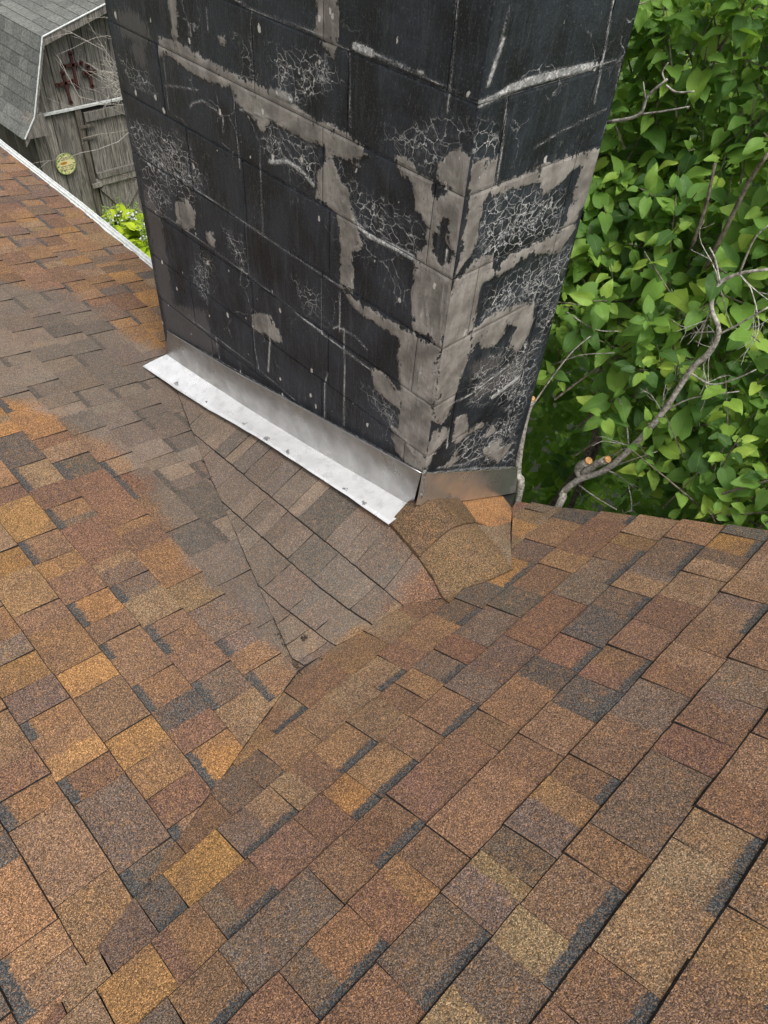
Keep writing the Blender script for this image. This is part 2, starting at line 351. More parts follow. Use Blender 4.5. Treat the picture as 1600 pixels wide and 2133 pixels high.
# ------------------------------------------------------------------ roof surfaces
TL, ZL, TR, ZR = .21, -.94, .57, -.898
nL, nR = np.array([TL, 0, 1.]), np.array([0, TR, 1.])
hL = lambda p: hit(p, nL, ZL)
hR = lambda p: hit(p, nR, ZR)
zL = lambda x, y: ZL-TL*x
zR = lambda x, y: ZR-TR*y
hx = lambda p: hit(p, ex, 0.0)          # on the long chimney face (x = 0)
hy = lambda p: hit(p, ey, 0.0)          # on the narrow chimney face (y = 0)

valley = [hL(p) for p in ((620, 1400), (580, 1312), (540, 1228), (490, 1110), (440, 1000), (400, 900), (362, 800))]
bound = [hR(p) for p in ((690, 1356), (760, 1318), (850, 1262), (930, 1250), (1000, 1218), (1064, 1192))]
rval = [hR(p) for p in ((1064, 1130), (1066, 1062))]
fold = [np.array([0, y, z]) for y, z in ((.03, -.623), (.4, -.690), (.8, -.758), (1.2, -.835), (1.52, -.905))]
rbase = [np.array([x, 0, -.600-.56*x]) for x in (0, .15, .3, .45, .56)]
ctrl = np.array(valley+bound+rval+fold+rbase)
def tps_fit(P):
    n = len(P); d = np.hypot(P[:, None, 0]-P[None, :, 0], P[:, None, 1]-P[None, :, 1]); K = np.where(d > 0, d*d*np.log(d+1e-9), 0)+2e-4*np.eye(n)
    A = np.zeros((n+3, n+3)); A[:n, :n] = K; A[:n, n] = 1; A[:n, n+1:] = P[:, :2]; A[n:, :n] = A[:n, n:].T
    return np.linalg.solve(A, np.r_[P[:, 2], 0, 0, 0])
TW = tps_fit(ctrl)
def zC(x, y):
    d = np.hypot(x-ctrl[:, 0], y-ctrl[:, 1]); return float(TW[:-3]@(d*d*np.log(d+1e-9))+TW[-3]+TW[-2]*x+TW[-1]*y)
crick = [p[:2] for p in valley]+[np.array([.02, 1.56]), np.array([.6, 1.0]), np.array([.6, .0])]+[p[:2] for p in rval[::-1]]+[p[:2] for p in bound[::-1]]
def inC(x, y): return sdf(crick, np.array([x]), np.array([y]))[0]
def H(x, y):
    return zC(x, y) if inC(x, y) > 0 else max(zL(x, y), zR(x, y))
def hH(p, f=None):
    f = f or H; r = ray(p); t0, t1 = .5, 12.
    ts = np.linspace(.8, 9, 165); prev = ts[0]
    for t in ts:
        q = CAM+t*r
        if q[2] < f(q[0], q[1]): break
        prev = t
    a, b = prev, t
    for _ in range(18):
        c = .5*(a+b); q = CAM+c*r
        if q[2] < f(q[0], q[1]): b = c
        else: a = c
    return CAM+b*r
hC = lambda p: hH(p, zC)

house = empty('house', (0, 0, -4.05), label='house roof of brown and orange asphalt shingles with a valley running down to the chimney', cat='house')
slopeL = empty('roof_slope', (0, 0, 3.1)); slopeL.parent = house
slopeR = empty('roof_slope', (0, 0, 3.1)); slopeR.parent = house
slopeC = empty('cricket', (0, 0, 3.1)); slopeC.parent = house

DUST = [(-120, 560), (60, 600), (160, 612), (250, 690), (345, 735), (600, 900), (810, 1095), (880, 1185), (770, 1312), (700, 1350), (625, 1412), (560, 1350), (480, 1262), (400, 1190), (352, 1095), (300, 1010), (230, 930), (150, 890), (60, 845), (-120, 800)]
dustP = [hH(p)[:2] for p in DUST]

PAL = [((160, 118, 74), 9), ((146, 111, 80), 19), ((134, 104, 82), 25), ((124, 93, 77), 18), ((113, 97, 87), 15), ((92, 88, 84), 8), ((142, 116, 90), 13)]
PC, PW = [p for p, _ in PAL], [q for _, q in PAL]
ALB = .78
pieces = []        # (slope, verts, faces, tint, band, vv, dust, area_px)
def piece(slope, subj, O, U, V, u0, u1, v0, v1, sp, T, tint, band, zf, nu, nv, lift=0.0, warp=None):
    """one exposed shingle tab: rectangle in (u,v), clipped to the region, draped over zf, with a thick butt edge and sides"""
    vid = {}; vs = []; vvs = []; uvs = []; fs = []
    tw = random.uniform(-.0012, .0012)
    def vert(p):
        k = (round(p[0], 4), round(p[1], 4))
        if k not in vid:
            q = O+p[0]*U+(p[1]+(warp(p[0]) if warp else 0))*V; vid[k] = len(vs); f = (p[1]-v0)/sp
            off = max(.0012, T*(1-f)+.0018)+tw*(p[0]-u0)/(u1-u0)*(1-f)+lift
            vs.append((q[0], q[1], zf(q[0], q[1])+off)); vvs.append(f); uvs.append(p)
        return vid[k]
    us = np.linspace(u0, u1, nu+1); vv = np.linspace(v0, v1, nv+1)
    sub = cell_clip(subj, u0, u1, v0, v1)
    if len(sub) < 3 or abs(parea(sub)) < 2e-4: return
    full = abs(abs(parea(sub))-(u1-u0)*(v1-v0)) < 1e-6
    for i in range(nu):
        for j in range(nv):
            if full: pl = [(us[i], vv[j]), (us[i+1], vv[j]), (us[i+1], vv[j+1]), (us[i], vv[j+1])]
            else: pl = cell_clip(sub, us[i], us[i+1], vv[j], vv[j+1])
            if len(pl) < 3 or abs(parea(pl)) < 1e-7: continue
            ids = []
            for p in pl:
                k = vert(p)
                if not ids or (ids[-1] != k and k not in ids): ids.append(k)
            if len(ids) > 2: fs.append(tuple(ids))
    if not fs: return
    # face orientation up
    def up(f):
        a = sum(vs[f[i]][0]*vs[f[(i+1) % len(f)]][1]-vs[f[(i+1) % len(f)]][0]*vs[f[i]][1] for i in range(len(f))); return f if a > 0 else f[::-1]
    fs = [up(f) for f in fs]
    # slightly ragged cut edges
    ed = {}
    for f in fs:
        for i in range(len(f)):
            a, b = f[i], f[(i+1) % len(f)]
            ed[(a, b)] = 1
    bd = [(a, b) for (a, b) in ed if (b, a) not in ed]
    bv = set(i for e in bd for i in e)
    for i in bv:
        x, y, z = vs[i]; vs[i] = (x+random.uniform(-.0013, .0013), y+random.uniform(-.0013, .0013), z+random.uniform(-.0004, .0004))
    low = {}
    for i in bv:
        x, y, z = vs[i]; low[i] = len(vs); du_, dv_ = 0.0, 0.0
        if abs(uvs[i][1]-v0) < 1e-4: dv_ = -.0042 if slope is not slopeC else -.0014
        if abs(uvs[i][0]-u0) < 1e-4: du_ = -.0012
        if abs(uvs[i][0]-u1) < 1e-4: du_ = .0012
        x += du_*U[0]+dv_*V[0]; y += du_*U[1]+dv_*V[1]; vs.append((x, y, z-T-.004)); vvs.append(vvs[i]); uvs.append(uvs[i])
    ntop = len(fs); fs += [(b, a, low[a], low[b]) for a, b in bd]
    ub = u0+(u1-u0)*random.uniform(.3, .7); two = random.random() < .34 and u1-u0 > .11
    mu = [((p[0]-ub)/.022 if two else -3.0) for p in uvs]; mi = [0]*ntop+[1]*(len(fs)-ntop)
    c = np.mean(np.array(vs), 0)
    px = [proj(v) for v in vs]; px = np.array(px)
    inside = ((px[:, 0] > -10) & (px[:, 0] < 1610) & (px[:, 1] > -10) & (px[:, 1] < 2143)).mean()
    ar = (np.ptp(px[:, 0])*np.ptp(px[:, 1]))*inside
    if (c[1]-CAM[1])*Q[2][1]+(c[0]-CAM[0])*Q[2][0]+(c[2]-CAM[2])*Q[2][2] < .2: ar = 0
    pieces.append((slope, vs, fs, tint, band, vvs, uvs, ar, mu, mi, globals()['tint']()))

def tint(bias=0.0):
    W_ = [q*(1-bias) if k in (0, 1) else q for k, q in enumerate(PW)]
    c = np.array(random.choices(PC, W_)[0], float)
    c = c*random.uniform(.92, 1.07)+np.array([random.uniform(-3, 3), random.uniform(-2, 2), random.uniform(-3, 3)])
    c = c*.90+.10*c.mean()
    return lin(*np.clip(c, 0, 255), ALB)
def courses(slope, poly, O, U, V, sp, urange, vrange, zf, nu=2, nv=2, T=(.0095, .0045), voff=0.0, lift=0.0, wscale=1.0, gapband=1.0, jr=None, warp=None):
    """poly: plan polygon -> (u,v) subject; courses of alternating proud tabs and recessed gaps"""
    Oi = np.asarray(O, float); A = np.array([U, V]).T; Ai = np.linalg.inv(A)
    subj = [tuple(Ai@(np.asarray(p[:2])-Oi)) for p in poly]
    if warp:
        dn = [tuple(np.array(a)+(np.array(b)-np.array(a))*t) for a, b in zip(subj, subj[1:]+subj[:1]) for t in np.linspace(0, 1, 6, endpoint=False)]
        subj = [(u, v-warp(u)) for u, v in dn]
    j0, j1 = int(math.floor(vrange[0]/sp))-1, int(math.ceil(vrange[1]/sp))+1
    if jr: j0, j1 = jr
    for j in range(j0, j1):
        u = urange[0]-random.uniform(0, .3); tab = random.random() < .5; run = 0
        vj = j*sp+voff+random.uniform(-.002, .002)
        while u < urange[1]:
            wd = (random.choice((.09, .11, .13, .15, .18, .22)) if tab else random.choice((.07, .09, .11, .13, .16)))*random.uniform(.92, 1.08)*wscale
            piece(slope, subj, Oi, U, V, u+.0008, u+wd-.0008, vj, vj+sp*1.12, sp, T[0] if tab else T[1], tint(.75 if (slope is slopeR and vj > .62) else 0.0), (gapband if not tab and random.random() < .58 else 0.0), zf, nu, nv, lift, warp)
            u += wd
            tab = not tab if random.random() < .82 else tab

EXPO = .1395
# left slope: eave along Y, falls towards +X
eaveL = [hL(p) for p in ((-300, 60), (0, 305), (160, 430), (325, 567))]
eL = [p[:2] for p in eaveL]+[np.array([eaveL[-1][0]-.005, 1.2])]
vl = [p[:2] for p in valley]
polyL = [np.array([-2.3, -.9]), vl[0]+(hL((150, 2060))[:2]-vl[0])*1.9, vl[0]]+vl[1:]+[np.array([.08, 1.40])]+[eL[-1]]+[e for e in eL[::-1][1:]]+[np.array([.2, 7.2]), np.array([-.6, 4.4]), np.array([-1.0, 3.0]), np.array([-2.3, 1.2])]
courses(slopeL, polyL, (0, 0), np.array([0, 1.]), np.array([-1., 0]), EXPO/math.hypot(1, TL), (-1.0, 6.2), (-.62, 2.2), zL, 2, 2, voff=.062, wscale=.92)
# right slope: courses along X, falls towards +Y
rake = [hR(p)[:2] for p in ((1066, 1062), (1076, 1050), (1160, 1062), (1300, 1077), (1450, 1094), (1600, 1112))]
A0, A1 = hL((150, 2060))[:2], valley[0][:2]
dA = (A0-A1)/np.linalg.norm(A0-A1)
polyR = [A1]+[b[:2] for b in bound]+[r[:2] for r in rval[:1]]+rake+[np.array([rake[-1][0]+.06, -1.35]), np.array([.70, -2.3]), np.array([-2.3, -2.3]), A1+(A0-A1)*1.9, A0]
courses(slopeR, polyR, (0, 0), np.array([1., 0]), np.array([0, -1.]), EXPO/math.hypot(1, TR), (-2.4, .9), (-.2, 2.3), zR, 2, 2, voff=.023, lift=.010)
# cricket: courses parallel to the apron flashing
c1a, c1b = hC((524, 1000))[:2], hC((824, 1251))[:2]
Uc = (c1b-c1a)/np.linalg.norm(c1b-c1a); Vc = np.array([-Uc[1], Uc[0]])
_wp = [(t, hC((398+426*t, 901+350*t))[:2]-c1a) for t in np.linspace(-.05, 1.1, 24)]
_wu = np.array([p@Uc for _, p in _wp]); _wv = np.array([p@Vc for _, p in _wp]); _o = np.argsort(_wu)
warpC = lambda u: float(np.interp(u, _wu[_o], _wv[_o]))
c2 = hC((632, 1200))[:2]-c1a; spc = abs(c2@Vc-warpC(c2@Uc))
capedge = [hC(p)[:2] for p in ((930, 1250), (870, 1166), (812, 1102), (866, 1046))]
polyC = [p[:2] for p in valley]+[np.array([-.068, 1.42]), np.array([-.068, .06])]+capedge[::-1][1:]+[b[:2] for b in bound[:3][::-1]]
spc = min(max(spc, .11), .15)
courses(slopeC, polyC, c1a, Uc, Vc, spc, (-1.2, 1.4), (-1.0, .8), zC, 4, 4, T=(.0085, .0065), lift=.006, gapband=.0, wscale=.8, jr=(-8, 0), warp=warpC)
courses(slopeC, polyC, c1a, Uc, Vc, spc*2.6, (-1.2, 1.4), (-1.0, .8), zC, 4, 8, T=(.0085, .0065), lift=.006, gapband=.0, wscale=.85, jr=(0, 1), warp=warpC)

# dust is attached to the pieces as a distance to the dusty area
top = sorted(range(len(pieces)), key=lambda i: -pieces[i][7])
NCAP = 8
keep = set(top[:300-NCAP])
rest = {}
for i, (sl_, vs, fs, tn, bd, vv, uv, ar, mu, mi, tn2) in enumerate(pieces):
    vs = np.array(vs); du = sdf(dustP, vs[:, 0], vs[:, 1]); ti = np.repeat(np.array([tn]), len(vs), 0); t2 = np.repeat(np.array([tn2]), len(vs), 0)
    if i in keep and ar > 0:
        mesh('shingle', vs, fs, M['shingle'], sl_, attrs=dict(tint=ti, band=np.full(len(vs), bd), vv=vv, dust=du, tint2=t2, mu=mu), uv=uv, mi=mi)
    else:
        r = rest.setdefault(sl_.name, [sl_, [], [], [], [], [], [], [], 0, [], [], []])
        n = r[8]; r[1].append(vs); r[2] += [tuple(k+n for k in f) for f in fs]; r[3].append(ti); r[4].append(np.full(len(vs), bd)); r[5].append(vv); r[6].append(du); r[7].append(uv); r[8] += len(vs); r[9].append(t2); r[10] += list(mu); r[11] += mi
for sl_, a, f, t, b, v, d, u, n, t2, mu, mi in rest.values():
    mesh('shingle_courses', np.vstack(a), f, M['shingle'], sl_, attrs=dict(tint=np.vstack(t), band=np.concatenate(b), vv=np.concatenate(v), dust=np.concatenate(d), tint2=np.vstack(t2), mu=mu), uv=np.vstack(u), mi=mi, kind='stuff')

def drape(name, px, slope, off, T, col, zf=zC, cell=.03, curl=0.0, **kw):
    """a cut piece of shingle traced round its outline and laid over the roof"""
    pl = [tuple(hH(p, zf)[:2]) for p in px]; xs = [p[0] for p in pl]; ys = [p[1] for p in pl]
    vid = {}; vs = []; fs = []
    def vert(p):
        k = (round(p[0], 4), round(p[1], 4))
        if k not in vid: vid[k] = len(vs); vs.append((p[0], p[1], zf(*p)+off))
        return vid[k]
    x = min(xs)
    while x < max(xs):
        y = min(ys)
        while y < max(ys):
            c = cell_clip(pl, x, x+cell, y, y+cell)
            if len(c) > 2 and abs(parea(c)) > 1e-7:
                ids = []
                for p in (c if parea(c) > 0 else c[::-1]):
                    k = vert(p)
                    if k not in ids: ids.append(k)
                if len(ids) > 2: fs.append(tuple(ids))
            y += cell
        x += cell
    ed = {(f[i], f[(i+1) % len(f)]) for f in fs for i in range(len(f))}; bd = [e for e in ed if (e[1], e[0]) not in ed]
    low = {}
    for i in {i for e in bd for i in e}: low[i] = len(vs); vs.append((vs[i][0], vs[i][1], vs[i][2]-T))
    fs += [(b, a, low[a], low[b]) for a, b in bd]
    vs = np.array(vs); ti = np.repeat(np.array([lin(*col, ALB)]), len(vs), 0)
    return mesh(name, vs, fs, M['shingle'], slope, attrs=dict(tint=ti, band=np.zeros(len(vs)), vv=np.zeros(len(vs)), tint2=ti, mu=np.full(len(vs), -3.0), dust=sdf(dustP, vs[:, 0], vs[:, 1])-.12), uv=vs[:, :2], **kw)
# ridge caps bent over the cricket ridge, and the pieces in the small valley beyond
drape('ridge_cap', [(870, 1168), (895, 1140), (935, 1106), (988, 1098), (1036, 1150), (1066, 1194), (1004, 1222), (962, 1234), (934, 1264), (900, 1210)], slopeC, .024, .020, (112, 94, 72), lambda x, y: max(zC(x, y), zR(x, y)))
drape('ridge_cap', [(810, 1102), (836, 1072), (866, 1044), (900, 1036), (946, 1040), (990, 1100), (940, 1112), (900, 1144), (872, 1172), (838, 1134)], slopeC, .032, .030, (96, 80, 62))
drape('shingle', [(946, 1040), (1000, 1034), (1046, 1036), (1066, 1062), (1064, 1090), (1020, 1100), (990, 1088)], slopeC, .008, .008, (168, 124, 86))
drape('shingle', [(985, 1094), (1020, 1098), (1064, 1088), (1065, 1190), (1036, 1150)], slopeC, .006, .008, (132, 116, 98))
zRo = lambda x, y: zR(x, y)
drape('shingle', [(1072, 1062), (1120, 1056), (1162, 1062), (1130, 1100), (1100, 1134), (1068, 1140)], slopeR, .013, .012, (138, 122, 102), zRo)
drape('shingle', [(1066, 1144), (1100, 1136), (1128, 1156), (1104, 1196), (1066, 1196)], slopeR, .012, .012, (112, 98, 92), zRo)
# deck below the shingles, eave trim, rake trim and walls
def deckmesh(name, poly, zf, off, parent, cell=.12):
    vid = {}; vs = []; fs = []; pl = [tuple(p[:2]) for p in poly]
    xs = [p[0] for p in pl]; ys = [p[1] for p in pl]; x = min(xs)
    while x < max(xs):
        y = min(ys)
        while y < max(ys):
            c = cell_clip(pl, x, x+cell, y, y+cell)
            if len(c) > 2 and abs(parea(c)) > 1e-7:
                ids = []
                for p in (c if parea(c) > 0 else c[::-1]):
                    k = (round(p[0], 4), round(p[1], 4))
                    if k not in vid: vid[k] = len(vs); vs.append((p[0], p[1], zf(*p)+off))
                    if vid[k] not in ids: ids.append(vid[k])
                if len(ids) > 2: fs.append(tuple(ids))
            y += cell
        x += cell
    return mesh(name, vs, fs, M['deck'], parent)
deckmesh('roof_deck', polyL, zL, -.004, slopeL); deckmesh('roof_deck', polyR, zR, -.003, slopeR); deckmesh('roof_deck', crick, zC, -.003, slopeC, .06)

e3 = np.array([(p[0], p[1], p[2]) for p in eaveL]+[(eaveL[-1][0]-.005, 1.2, zL(eaveL[-1][0]-.005, 0))])
mb = MB()
prof = [(-.02, .004), (.010, .003), (.012, .012), (.020, .012), (.022, .002), (.036, .001), (.038, .008), (.046, .008), (.048, -.004), (.048, -.09), (.040, -.09)]
V = [(p[0]+a, p[1], p[2]+b) for p in e3 for a, b in prof]; n = len(prof)
mb.add(V, [(i*n+k, i*n+k+1, (i+1)*n+k+1, (i+1)*n+k) for i in range(len(e3)-1) for k in range(n-1)])
mb.build('drip_edge', M['white'], house)
mb = MB()
for i in range(len(rake)-2, 0, -1):
    a, b = rake[i+1], rake[i]
for a, b in zip(rake[1:-1], rake[2:]):
    z0, z1 = zR(*a), zR(*b)
    mb.add([(a[0]-.02, a[1], z0-.008), (b[0]-.02, b[1], z1-.008), (b[0]-.02, b[1], z1-.16), (a[0]-.02, a[1], z0-.16), (a[0]-.045, a[1], z0-.008), (b[0]-.045, b[1], z1-.008), (b[0]-.045, b[1], z1-.16), (a[0]-.045, a[1], z0-.16)], [(0, 1, 2, 3), (7, 6, 5, 4), (3, 2, 6, 7)])
mb.build('rake_board', M['white'], house)
mb = MB()
mb.box((-2.2, 1.6, -4.05), (.30, 7.0, -1.12)); mb.box((-2.2, -2.3, -4.05), (.40, 1.5, -1.14))
mb.add([(.40, -.25, -1.14), (.40, -2.3, -1.14), (.40, -2.3, zR(0, -2.3)-.03), (.40, -.25, zR(0, -.25)-.03)], [(0, 1, 2, 3)])
mb.build('wall', M['siding'], house)

# dirt caught in the valley
def litter(px, n, spread, zf=H, nm='leaf_litter'):
    mb = MB(); c = hH(px, zf)
    for _ in range(n):
        x, y = c[0]+random.gauss(0, spread), c[1]+random.gauss(0, spread*.8); z = zf(x, y)+random.uniform(.008, .014); r = random.uniform(.0010, .0028); a = random.uniform(0, 6.28)
        d = np.array([math.cos(a), math.sin(a), random.uniform(-.3, .3)])*r*random.uniform(1, 2.6); e = np.array([-math.sin(a), math.cos(a), random.uniform(-.2, .2)])*r*.6; p = np.array([x, y, z])
        mb.add([p-d, p+e, p+d, p-e, p+(0, 0, r*.7)], [(0, 1, 4), (1, 2, 4), (2, 3, 4), (3, 0, 4)])
    return mb
mb = litter((634, 1334), 120, .006)
for q, k, sp_ in (((440, 1000), 50, .004), ((622, 1388), 60, .012), ((600, 1345), 40, .010), ((668, 1370), 20, .01), ((585, 1325), 30, .012), ((425, 965), 20, .006)):
    t = litter(q, k, sp_); mb.add(t.v, t.f)
for _ in range(60):
    t = litter((random.uniform(0, 1600), random.uniform(1060, 2100)), 1, .002); mb.add(t.v, t.f)
for _ in range(45):
    t = litter((random.uniform(1080, 1590), random.uniform(1075, 1200)), 1, .004); mb.add(t.v, t.f)
mb.build('leaf_litter', M['debris'], None, label='dark crumbs of leaf litter caught in the shingle valley', cat='litter', kind='stuff')

# ------------------------------------------------------------------ chimney
CW, CD, CT = .535, 1.552, 1.22            # x size, y size, top
chim = empty('chimney', (CW/2, CD/2, -1.25), label='black tar coated block chimney with tan mortar smears and white crack lines', cat='chimney')
z2 = lambda *p: [(220+.4375*x, .4375*y) for x, y in p]
z3 = lambda *p: [(650+.4375*x, .4375*y) for x, y in p]
z4 = lambda *p: [(300+.375*x, 650+.375*y) for x, y in p]
z5 = lambda *p: [(780+.3516*x, 500+.3516*y) for x, y in p]
onL = lambda pts: [tuple(hx(p)[1:]) for p in pts]
onR = lambda pts: [tuple(hy(p)[[0, 2]]) for p in pts]
tanL = [z2((250, 170), (340, 190), (480, 280), (620, 350), (700, 390), (800, 430), (860, 440), (900, 500), (1000, 570), (1140, 620), (1250, 720), (1260, 745), (1180, 760), (1230, 800), (1140, 760), (1080, 740), (1030, 690), (950, 670), (900, 640), (790, 580), (740, 630), (700, 560), (620, 490), (600, 420), (480, 390), (400, 340), (290, 260), (250, 270)),
        z2((1040, 640), (1080, 740), (1100, 800), (1130, 880), (1165, 900), (1175, 1000), (1230, 1180), (1180, 1200), (1185, 1400), (1115, 1370), (1120, 1150), (1100, 1010), (1000, 940), (1005, 830), (1050, 760)),
        z2((1005, -60), (1110, -60), (1115, 150), (1095, 280), (1040, 230), (1000, 170)), z2((290, -40), (340, -40), (345, 190), (320, 200)),
        z2((330, 960), (390, 950), (430, 1010), (430, 1090), (380, 1095), (340, 1060)), z2((480, 1100), (520, 1110), (525, 1190), (490, 1160)), z2((535, 170), (572, 172), (575, 205), (545, 225)),
        z4((600, 10), (650, 0), (700, 20), (760, 120), (770, 180), (720, 160), (680, 120), (640, 120), (600, 90)),
        z3((395, 740), (490, 760), (500, 820), (580, 860), (600, 790), (650, 720), (700, 690), (755, 745), (800, 760), (750, 1200), (690, 1350), (655, 1600), (490, 1600), (470, 1400), (495, 1300), (490, 1190), (540, 1180), (550, 1080), (490, 1000), (480, 880), (400, 800)),
        z5((245, 80), (450, 90), (430, 400), (405, 620), (370, 900), (330, 1200), (300, 1385), (210, 1330), (140, 1260), (110, 1190), (100, 1110), (130, 1130), (155, 1000), (150, 850), (135, 700), (155, 560), (222, 540), (225, 360), (240, 260), (230, 180)),
        z3((140, 1370), (200, 1420), (300, 1480), (480, 1590), (490, 1690), (430, 1620), (300, 1540), (230, 1500), (180, 1440)),
        z4((1260, 310), (1330, 350), (1410, 420), (1440, 480), (1420, 540), (1340, 480), (1280, 420)), z4((1370, 640), (1420, 640), (1550, 720), (1550, 890), (1470, 850), (1400, 780)),
        z5((0, 760), (60, 790), (140, 880), (170, 900), (150, 960), (80, 900), (0, 830))]
holeL = [z3((575, 1115), (620, 1100), (665, 1200), (655, 1260), (610, 1255), (575, 1190)), z3((575, 870), (650, 880), (640, 930), (580, 940)), z3((610, 1050), (650, 1050), (655, 1110), (600, 1110)), z5((240, 545), (330, 580), (340, 615), (250, 575))]
filmL = [z2((40, 60), (120, 40), (190, 120), (220, 190), (160, 220), (70, 160)), z2((110, 200), (190, 200), (190, 330), (150, 300)), z2((180, 900), (260, 1000), (330, 1500), (300, 1600), (240, 1300)), z2((300, 1450), (480, 1480), (500, 1600), (330, 1600)), z4((130, 20), (240, 40), (420, 180), (380, 240), (150, 120))]
tanR = [z3((760, 770), (890, 745), (870, 870), (820, 960), (800, 1060), (790, 1130), (750, 1230), (690, 1300), (720, 1100), (745, 930)),
        z3((860, 880), (1000, 830), (1150, 760), (1420, 690), (1400, 780), (1250, 800), (1200, 860), (1100, 930), (1080, 870), (960, 900), (850, 940)),
        z3((1300, 760), (1400, 710), (1360, 920), (1270, 1010), (1250, 1100), (1170, 1190), (1200, 1060), (1250, 900)),
        z3((780, 1230), (850, 1210), (870, 1290), (940, 1210), (1000, 1190), (1160, 1110), (1190, 1090), (1250, 1090), (1180, 1200), (1030, 1220), (900, 1310), (820, 1340), (790, 1400), (690, 1420), (700, 1330)),
        z5((470, 230), (640, 200), (620, 320), (590, 500), (570, 560), (570, 690), (520, 800), (470, 950), (440, 1040), (400, 1090), (340, 1080), (370, 830), (390, 650), (420, 480), (440, 330)),
        z5((570, 540), (650, 470), (740, 410), (880, 370), (950, 365), (940, 480), (900, 590), (850, 660), (800, 640), (800, 590), (840, 520), (780, 500), (770, 560), (700, 640), (640, 640), (610, 600), (570, 700)),
        z5((480, 1040), (545, 1030), (560, 1120), (640, 1070), (650, 1100), (560, 1150), (500, 1200), (460, 1210)), z5((680, 1120), (710, 1090), (715, 1140), (650, 1180)),
        z5((640, 1240), (750, 1170), (740, 1220), (820, 1200), (790, 1250), (730, 1330), (700, 1290), (650, 1290)), z5((400, 1350), (490, 1240), (500, 1300), (430, 1360)), z5((340, 1130), (440, 1100), (430, 1170), (380, 1230), (340, 1290), (310, 1380), (290, 1340))]
filmR = [z5((620, 840), (860, 700), (900, 690), (880, 800), (700, 900), (560, 960)), z5((560, 740), (760, 660), (740, 760), (580, 820))]
crkL = [z2((780, 220), (1080, 260), (1130, 380), (1040, 450), (900, 500), (800, 400)), z2((730, 560), (800, 580), (1000, 700), (1030, 800), (980, 880), (860, 800), (750, 720)), z2((60, 250), (200, 350), (250, 450), (120, 420)), z2((100, 560), (350, 640), (480, 860), (420, 980), (180, 860)), z2((550, 1080), (650, 1130), (690, 1310), (620, 1260)), z2((180, 850), (260, 860), (330, 980), (260, 1040), (200, 980)),
        z3((340, 640), (600, 560), (760, 600), (640, 760), (560, 830), (400, 720)), z3((130, 820), (350, 960), (550, 1090), (490, 1230), (250, 1120)), z2((890, 1330), (1020, 1380), (1030, 1500), (950, 1480)), z4((1200, 400), (1340, 480), (1430, 600), (1380, 640), (1280, 540)), z2((450, 1180), (520, 1260), (480, 1450), (400, 1330)), z2((600, 170), (690, 200), (700, 380), (640, 260))]
crkR = [z3((840, 920), (1080, 860), (1100, 920), (1210, 870), (1190, 1080), (1160, 1110), (1000, 1190), (850, 1260), (770, 1200), (800, 1060), (820, 970)), z3((850, 1370), (1030, 1260), (1200, 1170), (1270, 1150), (1190, 1500), (1080, 1640), (1060, 1440), (900, 1480), (790, 1540)), z5((560, 800), (740, 640), (960, 560), (1010, 560), (940, 900), (860, 1080), (700, 960), (560, 1000)), z5((460, 1200), (640, 1100), (860, 1000), (830, 1330), (500, 1370)), z3((780, 560), (900, 620), (890, 740), (770, 760))]
whtL = [(z3((205, 222), (280, 252)), .011), (z3((280, 252), (460, 330)), .0042), (z3((460, 330), (790, 490)), .0012), (z3((695, -20), (645, 540)), .0022), (z2((620, 0), (690, 45), (1000, 160), (1110, 215)), .003), (z2((1110, 215), (1160, 240), (1165, 600)), .0022), (z2((690, 45), (695, 200), (705, 390)), .0018), (z2((610, 390), (615, 520), (640, 800)), .0028), (z2((735, 690), (740, 900), (750, 1110)), .0022),
        (z2((350, 845), (660, 1060), (900, 1220), (1130, 1370)), .0030), (z2((190, 960), (460, 1150), (680, 1310), (1040, 1590)), .0016), (z2((665, 1070), (680, 1310)), .0016), (z2((1030, 1330), (1030, 1590)), .0018), (z2((1115, 1390), (1115, 1580)), .0030), (z2((780, 770), (870, 770), (940, 820), (990, 880)), .007), (z2((400, 510), (420, 490), (460, 480), (520, 520), (560, 560), (560, 630)), .003), (z2((1180, 1050), (1250, 1120), (1400, 1190), (1470, 1230)), .009), (z2((285, 405), (390, 420), (440, 430)), .002), (z2((130, 690), (250, 770), (350, 845)), .0012),
        (z4((840, 0), (980, 110), (1110, 210), (1260, 320)), .0036), (z4((1110, 90), (1115, 300), (1110, 630)), .0036), (z4((1050, 90), (1080, 80), (1180, 140), (1240, 210)), .0026), (z4((605, 70), (615, 200), (640, 320)), .0026), (z4((690, 20), (700, 160), (690, 330)), .005), (z4((400, 140), (420, 260)), .003), (z4((1020, 340), (1005, 400), (1005, 590)), .003), (z4((230, 20), (400, 140), (640, 320), (840, 490)), .0016), (z4((1380, 640), (1460, 720), (1500, 790)), .009), (z4((130, 130), (330, 220), (560, 350), (900, 540), (1200, 700), (1550, 890)), .0026), (z2((275, 250), (300, 520)), .0016), (z2((480, 40), (490, 150)), .002), (z2((820, 440), (880, 470)), .012), (z2((640, 520), (780, 560), (840, 600)), .004), (z5((430, 60), (400, 400), (395, 620)), .004), (z5((300, 300), (320, 500)), .005), (z5((270, 760), (260, 980)), .004), (z2((395, 110), (408, 170)), .003), (z2((1490, 345), (1510, 350)), .005)]
